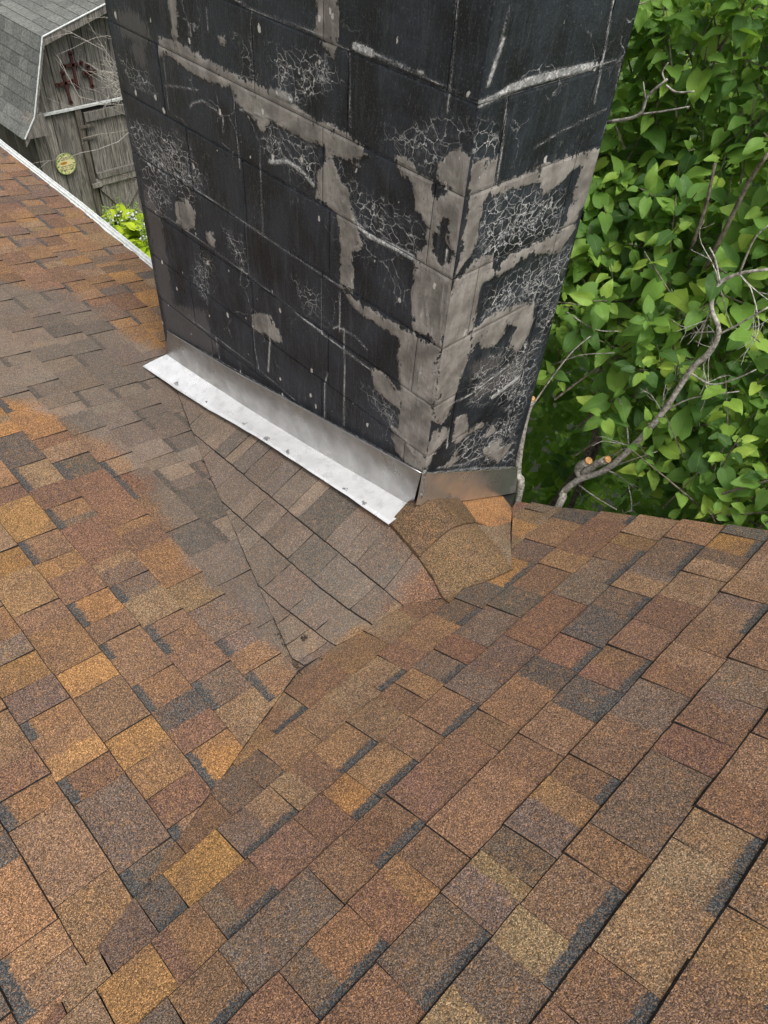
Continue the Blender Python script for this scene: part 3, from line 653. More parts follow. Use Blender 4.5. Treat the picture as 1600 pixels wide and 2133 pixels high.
whtR = [(z3((785, 502), (860, 470), (930, 430)), .008), (z3((930, 430), (1020, 392), (1180, 350), (1330, 318)), .011), (z3((1330, 318), (1500, 280)), .0030), (z3((1440, -20), (1400, 200), (1345, 490)), .0042), (z3((930, 480), (905, 700), (880, 870)), .0032), (z3((910, 190), (880, 280), (840, 400)), .007), (z3((940, 40), (900, 190)), .0022), (z3((1060, 705), (1180, 630), (1400, 520)), .0018), (z3((1190, 1000), (1170, 1100), (1140, 1110)), .004), (z3((860, 1210), (850, 1270)), .004), (z5((440, 980), (560, 920), (800, 740)), .004), (z5((370, 1350), (520, 1330), (820, 1200)), .004), (z5((430, 1230), (440, 1120)), .005), (z5((800, 980), (780, 1150)), .003), (z5((960, 300), (930, 400)), .005), (z5((700, 930), (850, 820)), .010), (z5((340, 1380), (560, 1355), (830, 1345)), .004), (z5((990, 250), (1060, 290)), .004), (z3((1470, 290), (1440, 480), (1380, 660)), .0026), (z3((780, 1500), (790, 1350)), .002)]
FT = dict(L=([onL(p) for p in tanL], [onL(p) for p in holeL], [onL(p) for p in filmL], [onL(p) for p in crkL], [(onL(p), w_) for p, w_ in whtL]),
          R=([onR(p) for p in tanR], [], [onR(p) for p in filmR], [onR(p) for p in crkR], [(onR(p), w_) for p, w_ in whtR]))
def face_attrs(side, a, z):
    a = np.asarray(a, float); z = np.asarray(z, float)
    T_, Ho, Fi, Cr, Wh = FT[side]
    mx = lambda L: np.max([sdf(p, a, z) for p in L], 0)
    t = mx(T_)
    for h in Ho: t = np.minimum(t, -sdf(h, a, z))
    w_ = np.max([r*.9+.0004-ldist(l, a, z) for l, r in Wh], 0)
    return dict(tan=np.clip(t, -.2, .2), film=np.clip(mx(Fi), -.2, .2), crk=np.clip(mx(Cr), -.2, .2), wht=np.clip(w_, -.2, .2))

ROWS = [-1.17, -.97, -.77, -.575, -.38, -.185, .012, .215, .420, .612, .815, 1.018, CT]
G = .0009      # half joint width
def row_joints(i):
    L = [.40, .775, 1.165] if i % 2 == 0 else [.09, .49, .875, 1.27]
    if i in (4, 6): L = [.40+.06, .86, 1.16]
    R = [.10, .43] if i % 2 == 0 else [.43]
    return L, R
class Blk:
    def __init__(s): s.v = []; s.f = []; s.a = {k: [] for k in ('tan', 'film', 'crk', 'wht')}
    def grid(s, side, a0, a1, z0, z1, step, pos, rag=True):
        na, nz = max(2, int(math.ceil((a1-a0)/step))), max(2, int(math.ceil((z1-z0)/step)))
        A, Z = np.meshgrid(np.linspace(a0, a1, na+1), np.linspace(z0, z1, nz+1)); A = A.ravel(); Z = Z.ravel(); n0 = len(s.v)
        at = face_attrs(side, A, Z) if side else {k: np.full(len(A), -.2) for k in s.a}
        # worn, rounded arrises and thick smears standing proud
        e = np.minimum(np.minimum(A-a0, a1-A), np.minimum(Z-z0, z1-Z)); dip = np.where(e < 1e-6, .0014, 0.0)
        push = np.clip((at['tan']+.004)/.012, 0, 1)*.0022+np.clip((at['wht']+.001)/.004, 0, 1)*.0012-dip
        for i in range(len(A)): s.v.append(pos(A[i], Z[i], push[i]))
        for k in s.a: s.a[k] += at[k].tolist()
        W_ = na+1
        s.f += [(n0+j*W_+i, n0+j*W_+i+1, n0+(j+1)*W_+i+1, n0+(j+1)*W_+i) for j in range(nz) for i in range(na)]
        return n0, na, nz
    def quad(s, pts):
        n = len(s.v); s.v += [tuple(p) for p in pts]; s.f.append(tuple(range(n, n+len(pts))))
        for k in s.a: s.a[k] += [-.2]*len(pts)
    def build(s):
        mesh('block', s.v, s.f, M['chimney'], chim, attrs={**s.a, 'joint': np.zeros(len(s.v))}, smooth=False)
ST = .0075; DEP = .02
for i in range(len(ROWS)-1):
    z0, z1 = ROWS[i]+G, ROWS[i+1]-G; LJ, RJ = row_joints(i)
    vis = z1 > -1.0 and z0 < .95
    st = ST if vis else .05
    yl = [0]+LJ+[CD]; xr = [0]+RJ+[CW]
    fl = lambda a, z, p: (-p, a, z)
    fr = lambda a, z, p: (a, -p, z)
    for k in range(len(yl)-1):
        b = Blk(); a0, a1 = yl[k]+(0 if k == 0 else G), yl[k+1]-(0 if k == len(yl)-2 else G)
        b.grid('L', a0, a1, z0, z1, st, fl); b.f = [f[::-1] for f in b.f]
        if k == 0:
            n = len(b.f); b.grid('R', 0, xr[1]-G, z0, z1, st, fr)
            b.quad([(xr[1]-G, 0.0, z0), (xr[1]-G, DEP, z0), (xr[1]-G, DEP, z1), (xr[1]-G, 0.0, z1)])
        if k == len(yl)-2:
            b.quad([(0, a1, z0), (0, a1, z1), (.19, a1, z1), (.19, a1, z0)])
        for z in (z0, z1): b.quad([(0.0, a0, z), (DEP, a0, z), (DEP, a1, z), (0.0, a1, z)])
        if k: b.quad([(0.0, a0, z0), (DEP, a0, z0), (DEP, a0, z1), (0.0, a0, z1)])
        if k < len(yl)-2: b.quad([(0.0, a1, z0), (DEP, a1, z0), (DEP, a1, z1), (0.0, a1, z1)])
        b.build()
    for k in range(1, len(xr)-1):
        b = Blk(); a0, a1 = xr[k]+G, xr[k+1]-(0 if k == len(xr)-2 else G)
        b.grid('R', a0, a1, z0, z1, st, fr)
        b.quad([(a0, 0.0, z0), (a0, DEP, z0), (a0, DEP, z1), (a0, 0.0, z1)])
        if k == len(xr)-2: b.quad([(a1, 0.0, z0), (a1, .39, z0), (a1, .39, z1), (a1, 0.0, z1)])
        for z in (z0, z1): b.quad([(a0, 0.0, z), (a1, 0.0, z), (a1, DEP, z), (a0, DEP, z)])
        b.build()
    # far faces, turned away from the photograph
    b = Blk(); b.quad([(.194, CD, z0), (.194, CD, z1), (CW, CD, z1), (CW, CD, z0)]); b.quad([(CW, .394, z0), (CW, CD, z0), (CW, CD, z1), (CW, .394, z1)]); b.build()
# mortar core just behind the block faces
b = Blk(); INS = .0022
b.grid('L', 0, CD, ROWS[0], CT, .02, lambda a, z, p: (INS, max(INS, min(CD-INS, a)), z)); b.f = [f[::-1] for f in b.f]
b.grid('R', 0, CW, ROWS[0], CT, .02, lambda a, z, p: (max(INS, min(CW-INS, a)), INS, z))
b.quad([(INS, CD-INS, ROWS[0]), (INS, CD-INS, CT), (CW-INS, CD-INS, CT), (CW-INS, CD-INS, ROWS[0])]); b.quad([(CW-INS, INS, ROWS[0]), (CW-INS, CD-INS, ROWS[0]), (CW-INS, CD-INS, CT), (CW-INS, INS, CT)])
at = {k: np.array(v) for k, v in b.a.items()}; at['joint'] = np.full(len(b.v), 1.0)
mesh('mortar', b.v, b.f, M['chimney'], chim, attrs=at)
mb = MB(); mb.box((-.05, -.05, CT+.002), (CW+.05, CD+.05, CT+.09)); o = mb.build('crown', M['siding'], chim)

# ------------------------------------------------------------------ metal flashing
fl_ = empty('metal_flashing', (0, .8, -.8), label='bright bent aluminium flashing wrapped round the foot of the chimney', cat='flashing')
mb = MB(); tp = [hit(p, ex, -.008) for p in ((349, 689), (480, 768), (610, 838), (745, 912), (879, 985))]
nn = 25
def lerp_path(P, n):
    P = np.asarray(P); s_ = np.r_[0, np.cumsum(np.linalg.norm(np.diff(P, axis=0), axis=1))]; t = np.linspace(0, s_[-1], n)
    return np.stack([np.interp(t, s_, P[:, k]) for k in range(3)], 1)
fo = [hit(p, ex, -.010) for p in ((347, 738), (480, 826), (610, 908), (740, 985), (861, 1055))]
A_, B_ = lerp_path(tp, nn), lerp_path(fo, nn); rows = 5; V = []
for i in range(nn):
    for j in range(rows):
        t = j/(rows-1); q = A_[i]*(1-t)+B_[i]*t; bow = .004*math.sin(i*.9+j)*t*(1-t)*4*.6+.002*math.sin(i*.45)
        V.append((q[0]-abs(bow)-.0005, q[1], q[2]))
mb.add(V, [(i*rows+j, i*rows+j+1, (i+1)*rows+j+1, (i+1)*rows+j) for i in range(nn-1) for j in range(rows-1)])
# folded top hem
mb.tube(A_+np.array([-.002, 0, 0]), .0028, 5, 1)
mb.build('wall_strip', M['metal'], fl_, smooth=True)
oe = [hH(p) for p in ((298, 768), (362, 813), (424, 854), (552, 936), (632, 990), (694, 1031), (808, 1112))]
C_ = lerp_path([q+(0, 0, .016) for q in oe], nn); C_ = .35*C_+.65*(C_[0]+(C_[-1]-C_[0])*np.linspace(0, 1, nn)[:, None]); V = []; rows = 7
def need(x, y): return max(zC(x, y)+(.021 if x < -.062 else .002) if inC(x, y) > -.03 else -9, zL(x, y)+.016)
lift_ = []
for i in range(nn):
    m_ = 0
    for j in range(1, rows):
        t = j/(rows-1); q = B_[i]*(1-t)+C_[i]*t; m_ = max(m_, (need(q[0], q[1])-q[2])/max(t, .45))
    lift_.append(m_)
lift_ = np.array(lift_); lift_ = np.array([lift_[max(0, i-3):i+4].max() for i in range(nn)]); lift_ = np.convolve(np.pad(lift_, 3, mode='edge'), np.ones(7)/7, 'valid')
for i in range(nn):
    for j in range(rows):
        t = j/(rows-1); q = B_[i]*(1-t)+C_[i]*t
        wv = .0010*math.sin(i*1.7+.6*j)+.0008*math.sin(i*3.1+2*j)+.0012*math.sin(i*.7+j)
        V.append((q[0], q[1], q[2]+lift_[i]*t+wv*t))
n0 = len(V)
V += [(x, y, z-.0025) for x, y, z in V[rows-1::rows]]
mb = MB(); mb.add(V, [(i*rows+j, i*rows+j+1, (i+1)*rows+j+1, (i+1)*rows+j) for i in range(nn-1) for j in range(rows-1)]+[(i*rows+rows-1, n0+i, n0+i+1, (i+1)*rows+rows-1) for i in range(nn-1)])
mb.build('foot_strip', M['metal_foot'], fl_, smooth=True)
FV = np.array(V[:n0])
def corner_strip():
    mb = MB(); a = [hit(p, ey, -.010) for p in ((879, 986), (930, 984), (985, 981), (1030, 978), (1078, 973))]; c = [hit(p, ey, -.016) for p in ((866, 1052), (925, 1047), (985, 1040), (1030, 1033), (1074, 1026))]
    A2, C2 = lerp_path(a, 13), lerp_path(c, 13); V = []
    for i in range(13):
        for j in range(4):
            t = j/3; q = A2[i]*(1-t)+C2[i]*t; V.append((q[0], q[1]-.002*abs(math.sin(i*.8+j)), q[2]))
    V2 = [(A2[-1][0]+.002, .30, A2[-1][2]-.02), (C2[-1][0]+.002, .30, C2[-1][2]-.02)]
    mb.add(V+V2, [(i*4+j, (i+1)*4+j, (i+1)*4+j+1, i*4+j+1) for i in range(12) for j in range(3)]+[(48, 52, 53, 51)])
    mb.tube(A2+np.array([0, -.002, 0]), .0028, 5, 1)
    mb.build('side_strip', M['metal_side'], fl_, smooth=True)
    mb = MB(); z_ = np.linspace(A2[0][2]+.004, C2[0][2]+.01, 7); mb.tube([(-.011+.002*math.sin(k*2), -.012, z) for k, z in enumerate(z_)], [.006, .004, .0045, .006, .008, .009, .004], 7, 2, wob=.4)
    for k in range(9): mb.tube([tuple(A2[0]*(1-k/9)+A2[-1]*k/9+np.array([0, -.003, .003])), tuple(A2[0]*(1-(k+.6)/9)+A2[-1]*(k+.6)/9+np.array([0, -.003, .004]))], [.003, .002], 5, 1)
    mb.build('sealant_bead', M['sealant'], fl_)
corner_strip()
for p in ((368, 799), (431, 839), (510, 885), (555, 914), (600, 941), (663, 983), (718, 1020), (760, 1049), (800, 1073)):
    d = np.array([proj(v) for v in FV]); k = np.argsort(((d-np.array(p))**2).sum(1))[:3]; wgt = 1/(((d[k]-np.array(p))**2).sum(1)+1); c = (FV[k]*wgt[:, None]).sum(0)/wgt.sum()
    r_ = ray(p); t = (c-CAM)@r_; q = CAM+(t-.004)*r_
    mb = MB()
    for _ in range(9):
        a = random.uniform(0, 6.28); rr = random.uniform(0, .010); s0 = random.uniform(.003, .006); cc = q+np.array([rr*math.cos(a), rr*math.sin(a), .001])
        mb.tube([cc+(-s0*math.cos(a*3), -s0*math.sin(a*3), 0), cc+(0, 0, s0*.8), cc+(s0*math.cos(a*3), s0*math.sin(a*3), 0)], [.0012, .0022, .0012], 5, 2, wob=.5)
    mb.build('sealant_dab', M['sealant'], fl_)

# ------------------------------------------------------------------ ground
GZ = -4.05
mesh('ground', [(-150, -150, GZ), (150, -150, GZ), (150, 150, GZ), (-150, 150, GZ)], [(0, 1, 2, 3)], M['grass'], None, kind='structure')
mesh('flower_bed', [(.9, 5.4, GZ+.004), (4.6, 5.4, GZ+.004), (4.6, 8.15, GZ+.004), (.9, 8.15, GZ+.004)], [(0, 1, 2, 3)], M['soil'], None, kind='structure')

mesh('shade_darkened_soil', [(.5, -4.5, GZ+.004), (6.5, -4.5, GZ+.004), (6.5, 4.8, GZ+.004), (.5, 4.8, GZ+.004)], [(0, 1, 2, 3)], mat_simple('shaded_earth', lin(34, 40, 24), lin(20, 24, 16), .95, 14, .6), None, kind='structure')  # soil colour darkened to stand in for deep shade under the lilac
# ------------------------------------------------------------------ shed
YS = 8.2; SX0, RX = 2.15, 3.42; SX1 = 2*RX-SX0; SD = 2.6
shed = empty('shed', (RX, YS+SD/2, GZ), label='weathered grey board shed with gambrel roof and plank door', cat='shed')
prof = [(1.96, -2.40), (2.13, -2.20), (2.44, -1.45), (RX, -1.185)]         # left half roof line
def roof_z(x):
    x = x if x <= RX else 2*RX-x
    for (a, za), (b_, zb) in zip(prof[:-1], prof[1:]):
        if x <= b_: return za+(zb-za)*(x-a)/(b_-a)
    return prof[-1][1]
x = SX0; k = 0
xs = [SX0]
while xs[-1] < SX1-.05: xs.append(min(SX1, xs[-1]+random.uniform(.125, .165)))
for a, c in zip(xs[:-1], xs[1:]):
    for z0, z1, dy in ((GZ, -2.27, 0), (-2.262, None, .004)):
        if z1 is None: t0, t1 = roof_z(a)-.02, roof_z(c)-.02
        else: t0 = t1 = z1
        if 2.70 < a < 4.1 and z1 is not None: continue
        j = random.uniform(-.004, .004); mb = MB(); g = .004
        mb.add([(a+g, YS+j+dy, z0), (c-g, YS+j+dy, z0), (c-g, YS+j+dy, t1), (a+g, YS+j+dy, t0), (a+g, YS+.03, z0), (c-g, YS+.03, z0), (c-g, YS+.03, t1), (a+g, YS+.03, t0)], [(0, 1, 2, 3), (0, 3, 7, 4), (1, 5, 6, 2), (3, 2, 6, 7)])
        mb.build('plank', M['wood'], shed)
y = YS+.04
while y < YS+SD:
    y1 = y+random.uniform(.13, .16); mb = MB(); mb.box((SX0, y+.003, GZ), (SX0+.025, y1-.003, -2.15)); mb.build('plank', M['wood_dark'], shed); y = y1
mb = MB(); mb.box((SX0+.03, YS+.035, GZ), (SX1-.03, YS+SD, -2.2))
mb.add([(SX0+.03, YS+.034, -2.2), (SX1-.03, YS+.034, -2.2), (2*RX-2.46, YS+.034, -1.5), (RX, YS+.034, -1.24), (2.46, YS+.034, -1.5)], [(0, 1, 2, 3, 4)])
mb.build('inner_wall', M['deck'], shed)
# door of planks with rails and braces
door = empty('door', (0, 0, 0)); door.parent = shed; 
x = 2.80
while x < 3.95:
    x1 = x+random.uniform(.12, .15); mb = MB(); j = random.uniform(-.003, .003); mb.box((x+.003, YS-.012+j, GZ+.06), (x1-.003, YS+.02, -2.33)); mb.build('plank', M['wood'], door); x = x1
def bar(name, parent, p0, p1, wd, y0, y1, mat='wood'):
    p0, p1 = np.array(p0), np.array(p1); d = (p1-p0)/np.linalg.norm(p1-p0); n_ = np.array([-d[1], d[0]])*wd/2
    c = [p0-n_, p1-n_, p1+n_, p0+n_]; mb = MB(); V = [(q[0], y0, q[1]) for q in c]+[(q[0], y1, q[1]) for q in c]
    mb.add(V, [(0, 1, 2, 3), (7, 6, 5, 4), (0, 4, 5, 1), (1, 5, 6, 2), (2, 6, 7, 3), (3, 7, 4, 0)]); return mb.build(name, M[mat], parent)
bar('rail', door, (2.80, -3.07), (3.95, -3.07), .07, YS-.06, YS-.014); bar('rail', door, (2.76, -3.155), (3.95, -3.155), .085, YS-.045, YS-.014)
bar('rail', door, (2.80, -2.375), (3.95, -2.375), .10, YS-.045, YS-.014)
bar('brace', door, (2.84, -3.22), (3.36, -3.92), .085, YS-.04, YS-.014); bar('brace', door, (3.40, -3.22), (3.05, -3.60), .08, YS-.038, YS-.014)
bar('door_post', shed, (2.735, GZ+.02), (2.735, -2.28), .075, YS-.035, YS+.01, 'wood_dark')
bar('latch', shed, (2.70, -3.17), (2.82, -3.17), .05, YS-.07, YS-.046, 'wood')
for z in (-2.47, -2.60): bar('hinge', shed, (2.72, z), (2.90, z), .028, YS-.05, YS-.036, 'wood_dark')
o = bar('drip_strip', shed, (2.25, -2.258), (4.55, -2.258), .022, YS-.045, YS-.006); o.data.materials[0] = M['white']
# roof: three bands on the near side, one slope beyond
s2 = mat_simple('grey_roof_granules', lin(112, 112, 110), lin(84, 85, 84), .95, 60, .4)
s3 = N('grey_shed_shingle'); rr = s3.rand(); P3 = s3.pos(); c3 = s3.mix(s3.step(s3.noise(P3, 40, 3), .3, .7), lin(86, 87, 84), lin(116, 117, 113)); c3 = s3.mix(1.0, c3, s3.ramp(rr, [(0, (.78, .78, .78)), (1, (1.16, 1.16, 1.14))]), 'MULTIPLY'); s3.bump(s3.noise(P3, 150, 2), .4, .003)
M['shed_shingle'] = s3.fin(c3, .95, 0, .25)
YF, YB = YS-.20, YS+SD+.15
def roof_face(pa, pb, mirror=False, tiles=True):
    pa, pb = np.array(pa), np.array(pb)
    if mirror: pa, pb = np.array([2*RX-pa[0], pa[1]]), np.array([2*RX-pb[0], pb[1]])
    rs = empty('roof_slope', (0, 0, 0)); rs.parent = shed
    L = np.linalg.norm(pb-pa); d = (pb-pa)/L; n_ = np.array([-d[1], d[0]]) if not mirror else np.array([d[1], -d[0]])
    mb = MB(); V = [(q[0], yy, q[1]) for yy in (YF, YB) for q in (pa, pb, pb-n_*.03, pa-n_*.03)]
    mb.add(V, [(0, 1, 5, 4), (1, 2, 6, 5), (2, 3, 7, 6), (3, 0, 4, 7), (0, 3, 2, 1), (4, 5, 6, 7)]); mb.build('roof_board', s2, rs)
    if not tiles: return
    nr = max(1, round(L/.135)); h = L/nr
    for j in range(nr):
        y = YF-(j % 2)*.1-.08
        while y < YB-.01:
            y1 = y+.205; a0, a1 = max(y, YF-.012), min(y1, YB)
            if a1-a0 > .03:
                q0, q1 = pa+d*(j*h-.004), pa+d*min(L, j*h+h*1.02); mb = MB()
                mb.add([(*((q0+n_*.011)[:1]), a0+.002, (q0+n_*.011)[1]), ((q0+n_*.011)[0], a1-.002, (q0+n_*.011)[1]), ((q1+n_*.004)[0], a1-.002, (q1+n_*.004)[1]), ((q1+n_*.004)[0], a0+.002, (q1+n_*.004)[1]),
                        ((q0+n_*.001)[0], a0+.002, (q0+n_*.001)[1]), ((q0+n_*.001)[0], a1-.002, (q0+n_*.001)[1])], [(3, 2, 1, 0), (0, 1, 5, 4)])
                mb.build('roof_shingle', M['shed_shingle'], rs)
            y = y1
for (a, b_) in zip(prof[:-1], prof[1:]): roof_face(a, b_); roof_face(a, b_, True, False)
def rake_trim(mirror):
    mb = MB(); pts = [np.array(p) if not mirror else np.array([2*RX-p[0], p[1]]) for p in prof]; wt = MB()
    for a, c in zip(pts[:-1], pts[1:]):
        a2, c2 = a-(0, .075), c-(0, .075); V = [(q[0], yy, q[1]) for yy in (YF-.026, YF-.004) for q in (a, c, c2, a2)]
        mb.add(V, [(0, 1, 2, 3), (7, 6, 5, 4), (0, 4, 5, 1), (3, 2, 6, 7)])
        wt.tube([(a[0], YF-.03, a[1]+.012), (c[0], YF-.03, c[1]+.012)], .009, 6, 1)
    mb.build('rake_board', M['wood'], shed); wt.build('drip_edge', M['white'], shed)
rake_trim(False); rake_trim(True)
mb = MB(); V = [(q[0], yy, q[1]) for yy in (YF-.03, YS) for q in ((1.97, -2.40), (2.28, -2.40), (2.24, -2.17), (2.13, -2.17))]
mb.add(V, [(0, 1, 2, 3), (7, 6, 5, 4), (0, 4, 5, 1), (1, 5, 6, 2), (3, 2, 6, 7), (0, 3, 7, 4)]); mb.build('eave_return', M['wood'], shed)

# things hung on the shed wall
def cross(px, h, label, tilt=0):
    c = hit(px, ey, YS-.02); mb = MB(); th = .014
    R_ = lambda u, v: (c[0]+u*math.cos(tilt)-v*math.sin(tilt), c[2]+u*math.sin(tilt)+v*math.cos(tilt))
    def bar_(u0, v0, u1, v1, wd):
        a = np.array(R_(u0, v0)); b_ = np.array(R_(u1, v1)); d = (b_-a)/np.linalg.norm(b_-a); n_ = np.array([-d[1], d[0]])*wd
        V = [(q[0], yy, q[1]) for yy in (c[1]-th, c[1]+.008) for q in (a-n_, b_-n_, b_+n_, a+n_)]; mb.add(V, [(0, 1, 2, 3), (7, 6, 5, 4), (0, 4, 5, 1), (1, 5, 6, 2), (2, 6, 7, 3), (3, 7, 4, 0)])
    bar_(0, -.55*h, 0, .45*h, .015); bar_(-.3*h, .12*h, .3*h, .12*h, .015)
    for u, v in ((0, .47*h), (0, -.56*h), (-.32*h, .12*h), (.32*h, .12*h)):
        p = R_(u, v); mb.tube([(p[0], c[1]-th, p[1]), (p[0], c[1]+.006, p[1])], .024, 7, 1)
    o = mb.build('wall_cross', M['rust'], None, label=label, cat='cross', group='rusty crosses on the shed wall')
cross((153, 143), .34, 'rusty iron cross hung highest on the grey shed gable', .0)
cross((138, 180), .31, 'rusty iron cross hung lowest on the grey shed gable', .06)
cross((187, 156), .22, 'smallest rusty iron cross on the shed gable, half behind bare twigs', .0)
# round plaque with painted leaves and lettering too small to read
pc = hit((137, 341), ey, YS-.03); PR = .122
pl = empty('wall_plaque', (pc[0], pc[1], pc[2]), label='round cream garden plaque with green leaf rim on the shed wall', cat='plaque')
pm = N('painted_plaque'); g = pm.n('ShaderNodeTexCoord'); sx = pm.n('ShaderNodeSeparateXYZ'); pm.l(g.outputs['Object'], sx.inputs[0])
rad = pm.math('DIVIDE', pm.math('SQRT', pm.math('ADD', pm.math('POWER', sx.outputs[0], 2.0), pm.math('POWER', sx.outputs[2], 2.0))), PR)
vc = pm.n('ShaderNodeTexVoronoi'); pm.l(g.outputs['Object'], vc.inputs['Vector']); vc.inputs['Scale'].default_value = 42
leafm = pm.math('MULTIPLY', pm.step(rad, .66, .72), pm.step(pm.noise(g.outputs['Object'], 46, 2), .50, .55))
c = pm.mix(leafm, lin(216, 206, 152), lin(84, 128, 66))
bird = pm.step(pm.math('SQRT', pm.math('ADD', pm.math('POWER', pm.math('DIVIDE', pm.math('ADD', sx.outputs[0], pm.math('MULTIPLY', pm.noise(g.outputs['Object'], 30, 2), .05)), .05), 2.0), pm.math('POWER', pm.math('DIVIDE', pm.math('SUBTRACT', sx.outputs[2], .012), .017), 2.0))), .8, 1.05, 1, 0)
c = pm.mix(bird, c, lin(176, 116, 36)); pm.bump(pm.noise(g.outputs['Object'], 30, 2), .2, .003); pmm = pm.fin(c, .45)
mb = MB(); seg = 40
mb.add([(pc[0]+PR*math.cos(2*math.pi*k/seg), pc[1]-.008, pc[2]+PR*math.sin(2*math.pi*k/seg)) for k in range(seg)]+[(pc[0]+PR*math.cos(2*math.pi*k/seg), pc[1]+.012, pc[2]+PR*math.sin(2*math.pi*k/seg)) for k in range(seg)], [tuple(range(seg))]+[(k, seg+k, seg+(k+1) % seg, (k+1) % seg) for k in range(seg)])
mb.build('disc', pmm, pl, origin=(pc[0], pc[1], pc[2]))
mb = MB(); mb.tube([(pc[0]+PR*math.cos(t), pc[1]-.006, pc[2]+PR*math.sin(t)) for t in np.linspace(0, 2*math.pi, 33)], .006, 6, 1); mb.build('rim', mat_simple('green_glaze', lin(110, 140, 80), lin(150, 150, 96), .5, 60), pl)
mb = MB()
for z_, wd in ((.066, .055), (.046, .066), (-.030, .07), (-.052, .062), (-.074, .05)):
    x = -wd
    while x < wd:
        if random.random() < .8:
            h_ = random.uniform(.010, .016); mb.box((pc[0]+x, pc[1]-.0105, pc[2]+z_), (pc[0]+x+.0045, pc[1]-.0085, pc[2]+z_+h_))
            if random.random() < .6: mb.box((pc[0]+x+.005, pc[1]-.0105, pc[2]+z_+random.choice((0, .008))), (pc[0]+x+.010, pc[1]-.0085, pc[2]+z_+random.choice((.011, .012))))
        x += .015
mb.build('painted_lettering', mat_simple('dark_paint', lin(52, 60, 52), lin(40, 44, 40), .6, 30), pl, kind='stuff')

# bare twiggy shrub in front of the shed
dead = empty('dead_shrub', (3.55, 7.55, GZ), label='bare grey twiggy shrub beside the chimney in front of the shed gable', cat='shrub')
mb = MB(); mb.tube([(3.62, 7.55, GZ), (3.60, 7.55, -3.2), (3.52, 7.5, -2.5), (3.40, 7.5, -2.12)], [.022, .018, .014, .010], 6, 3); mb.build('stem', M['lichen'], dead)
mb = MB()
def twigs(mb, p, d, ln, r, depth, spread=.5, n=3, up=.0):
    pts = [p]; q = np.array(p, float); d = np.array(d, float)
    for _ in range(3):
        d = d+rng.normal(0, .16, 3); d[2] += up; d /= np.linalg.norm(d); q = q+d*ln/3; pts.append(q.copy())
    mb.tube(pts, [r, r*.85, r*.7, r*.5], 4, 1, cap=False)
    if depth:
        for k in range(n):
            b_ = pts[random.randint(1, 3)]; nd = d+rng.normal(0, spread, 3); nd /= np.linalg.norm(nd); twigs(mb, b_, nd, ln*random.uniform(.45, .75), r*.6, depth-1, spread, n, up)
for e in ((190, 60), (190, 195), (215, 180), (175, 205), (200, 240), (235, 270), (245, 100), (230, 150), (205, 40), (240, 30)):
    a = np.array((3.38+random.uniform(-.1, .06), 7.5, -2.12+random.uniform(-.15, .12))); b_ = hit(e, ey, 7.45+random.uniform(-.25, .3)); twigs(mb, a, (b_-a)/np.linalg.norm(b_-a), np.linalg.norm(b_-a), .0055, 2, .5, 2)
for _ in range(26):
    e = (random.gauss(246, 15), random.gauss(172, 26)); a = hit((e[0], e[1]), ey, 7.45+random.uniform(-.2, .3)); d = np.array([random.uniform(-1, .2), random.uniform(-.4, .4), random.uniform(-.3, .9)]); twigs(mb, a, d/np.linalg.norm(d), random.uniform(.12, .3), .004, 2, .5, 2)
mb.build('twigs', M['lichen'], dead, kind='stuff')

# ------------------------------------------------------------------ leaf meshes
def leaf_mesh(name, mat, L=1.0, W=.72, fold=.22, droop=.25, heart=.10, twist=0.0, rows=6, cols=4):
    V = []; UV = []; Fs = []
    ts = np.linspace(0, 1, rows+1)
    for t in ts:
        wd = W*.5*(math.sin(math.pi*min(1, (t*.92+.06))**.62))**.9*(1 if t < 1 else 0.02)
        if t == 0: wd = W*.22
        for c in range(cols+1):
            s_ = -1+2*c/cols; x = s_*wd; y = t*L-heart*L*abs(s_)*(1-t)**3*(1 if t > 0 else 1.0)
            z = fold*abs(x)-droop*L*t*t+twist*s_*t*.12+.055*math.sin(9*t+3*s_)*abs(s_)
            V.append((x, y, z)); UV.append((s_, t))
    n = cols+1
    Fs = [(i*n+c, i*n+c+1, (i+1)*n+c+1, (i+1)*n+c) for i in range(rows) for c in range(cols)]
    V = np.array(V); me = bpy.data.meshes.new(name); me.from_pydata(V.tolist(), [], Fs); me.update()
    me.polygons.foreach_set('use_smooth', [True]*len(Fs))
    ul = me.uv_layers.new(name='UVMap'); li = np.zeros(len(me.loops), np.int32); me.loops.foreach_get('vertex_index', li); ul.data.foreach_set('uv', np.array(UV, np.float32)[li].ravel())
    me.materials.append(mat); return me, V, Fs, np.array(UV)
LV = [leaf_mesh('lilac_leaf', M['lilac'], 1, random.uniform(.58, .80), random.uniform(.05, .5), random.uniform(-.05, .42), .12, random.uniform(-1.6, 1.6)) for _ in range(10)]

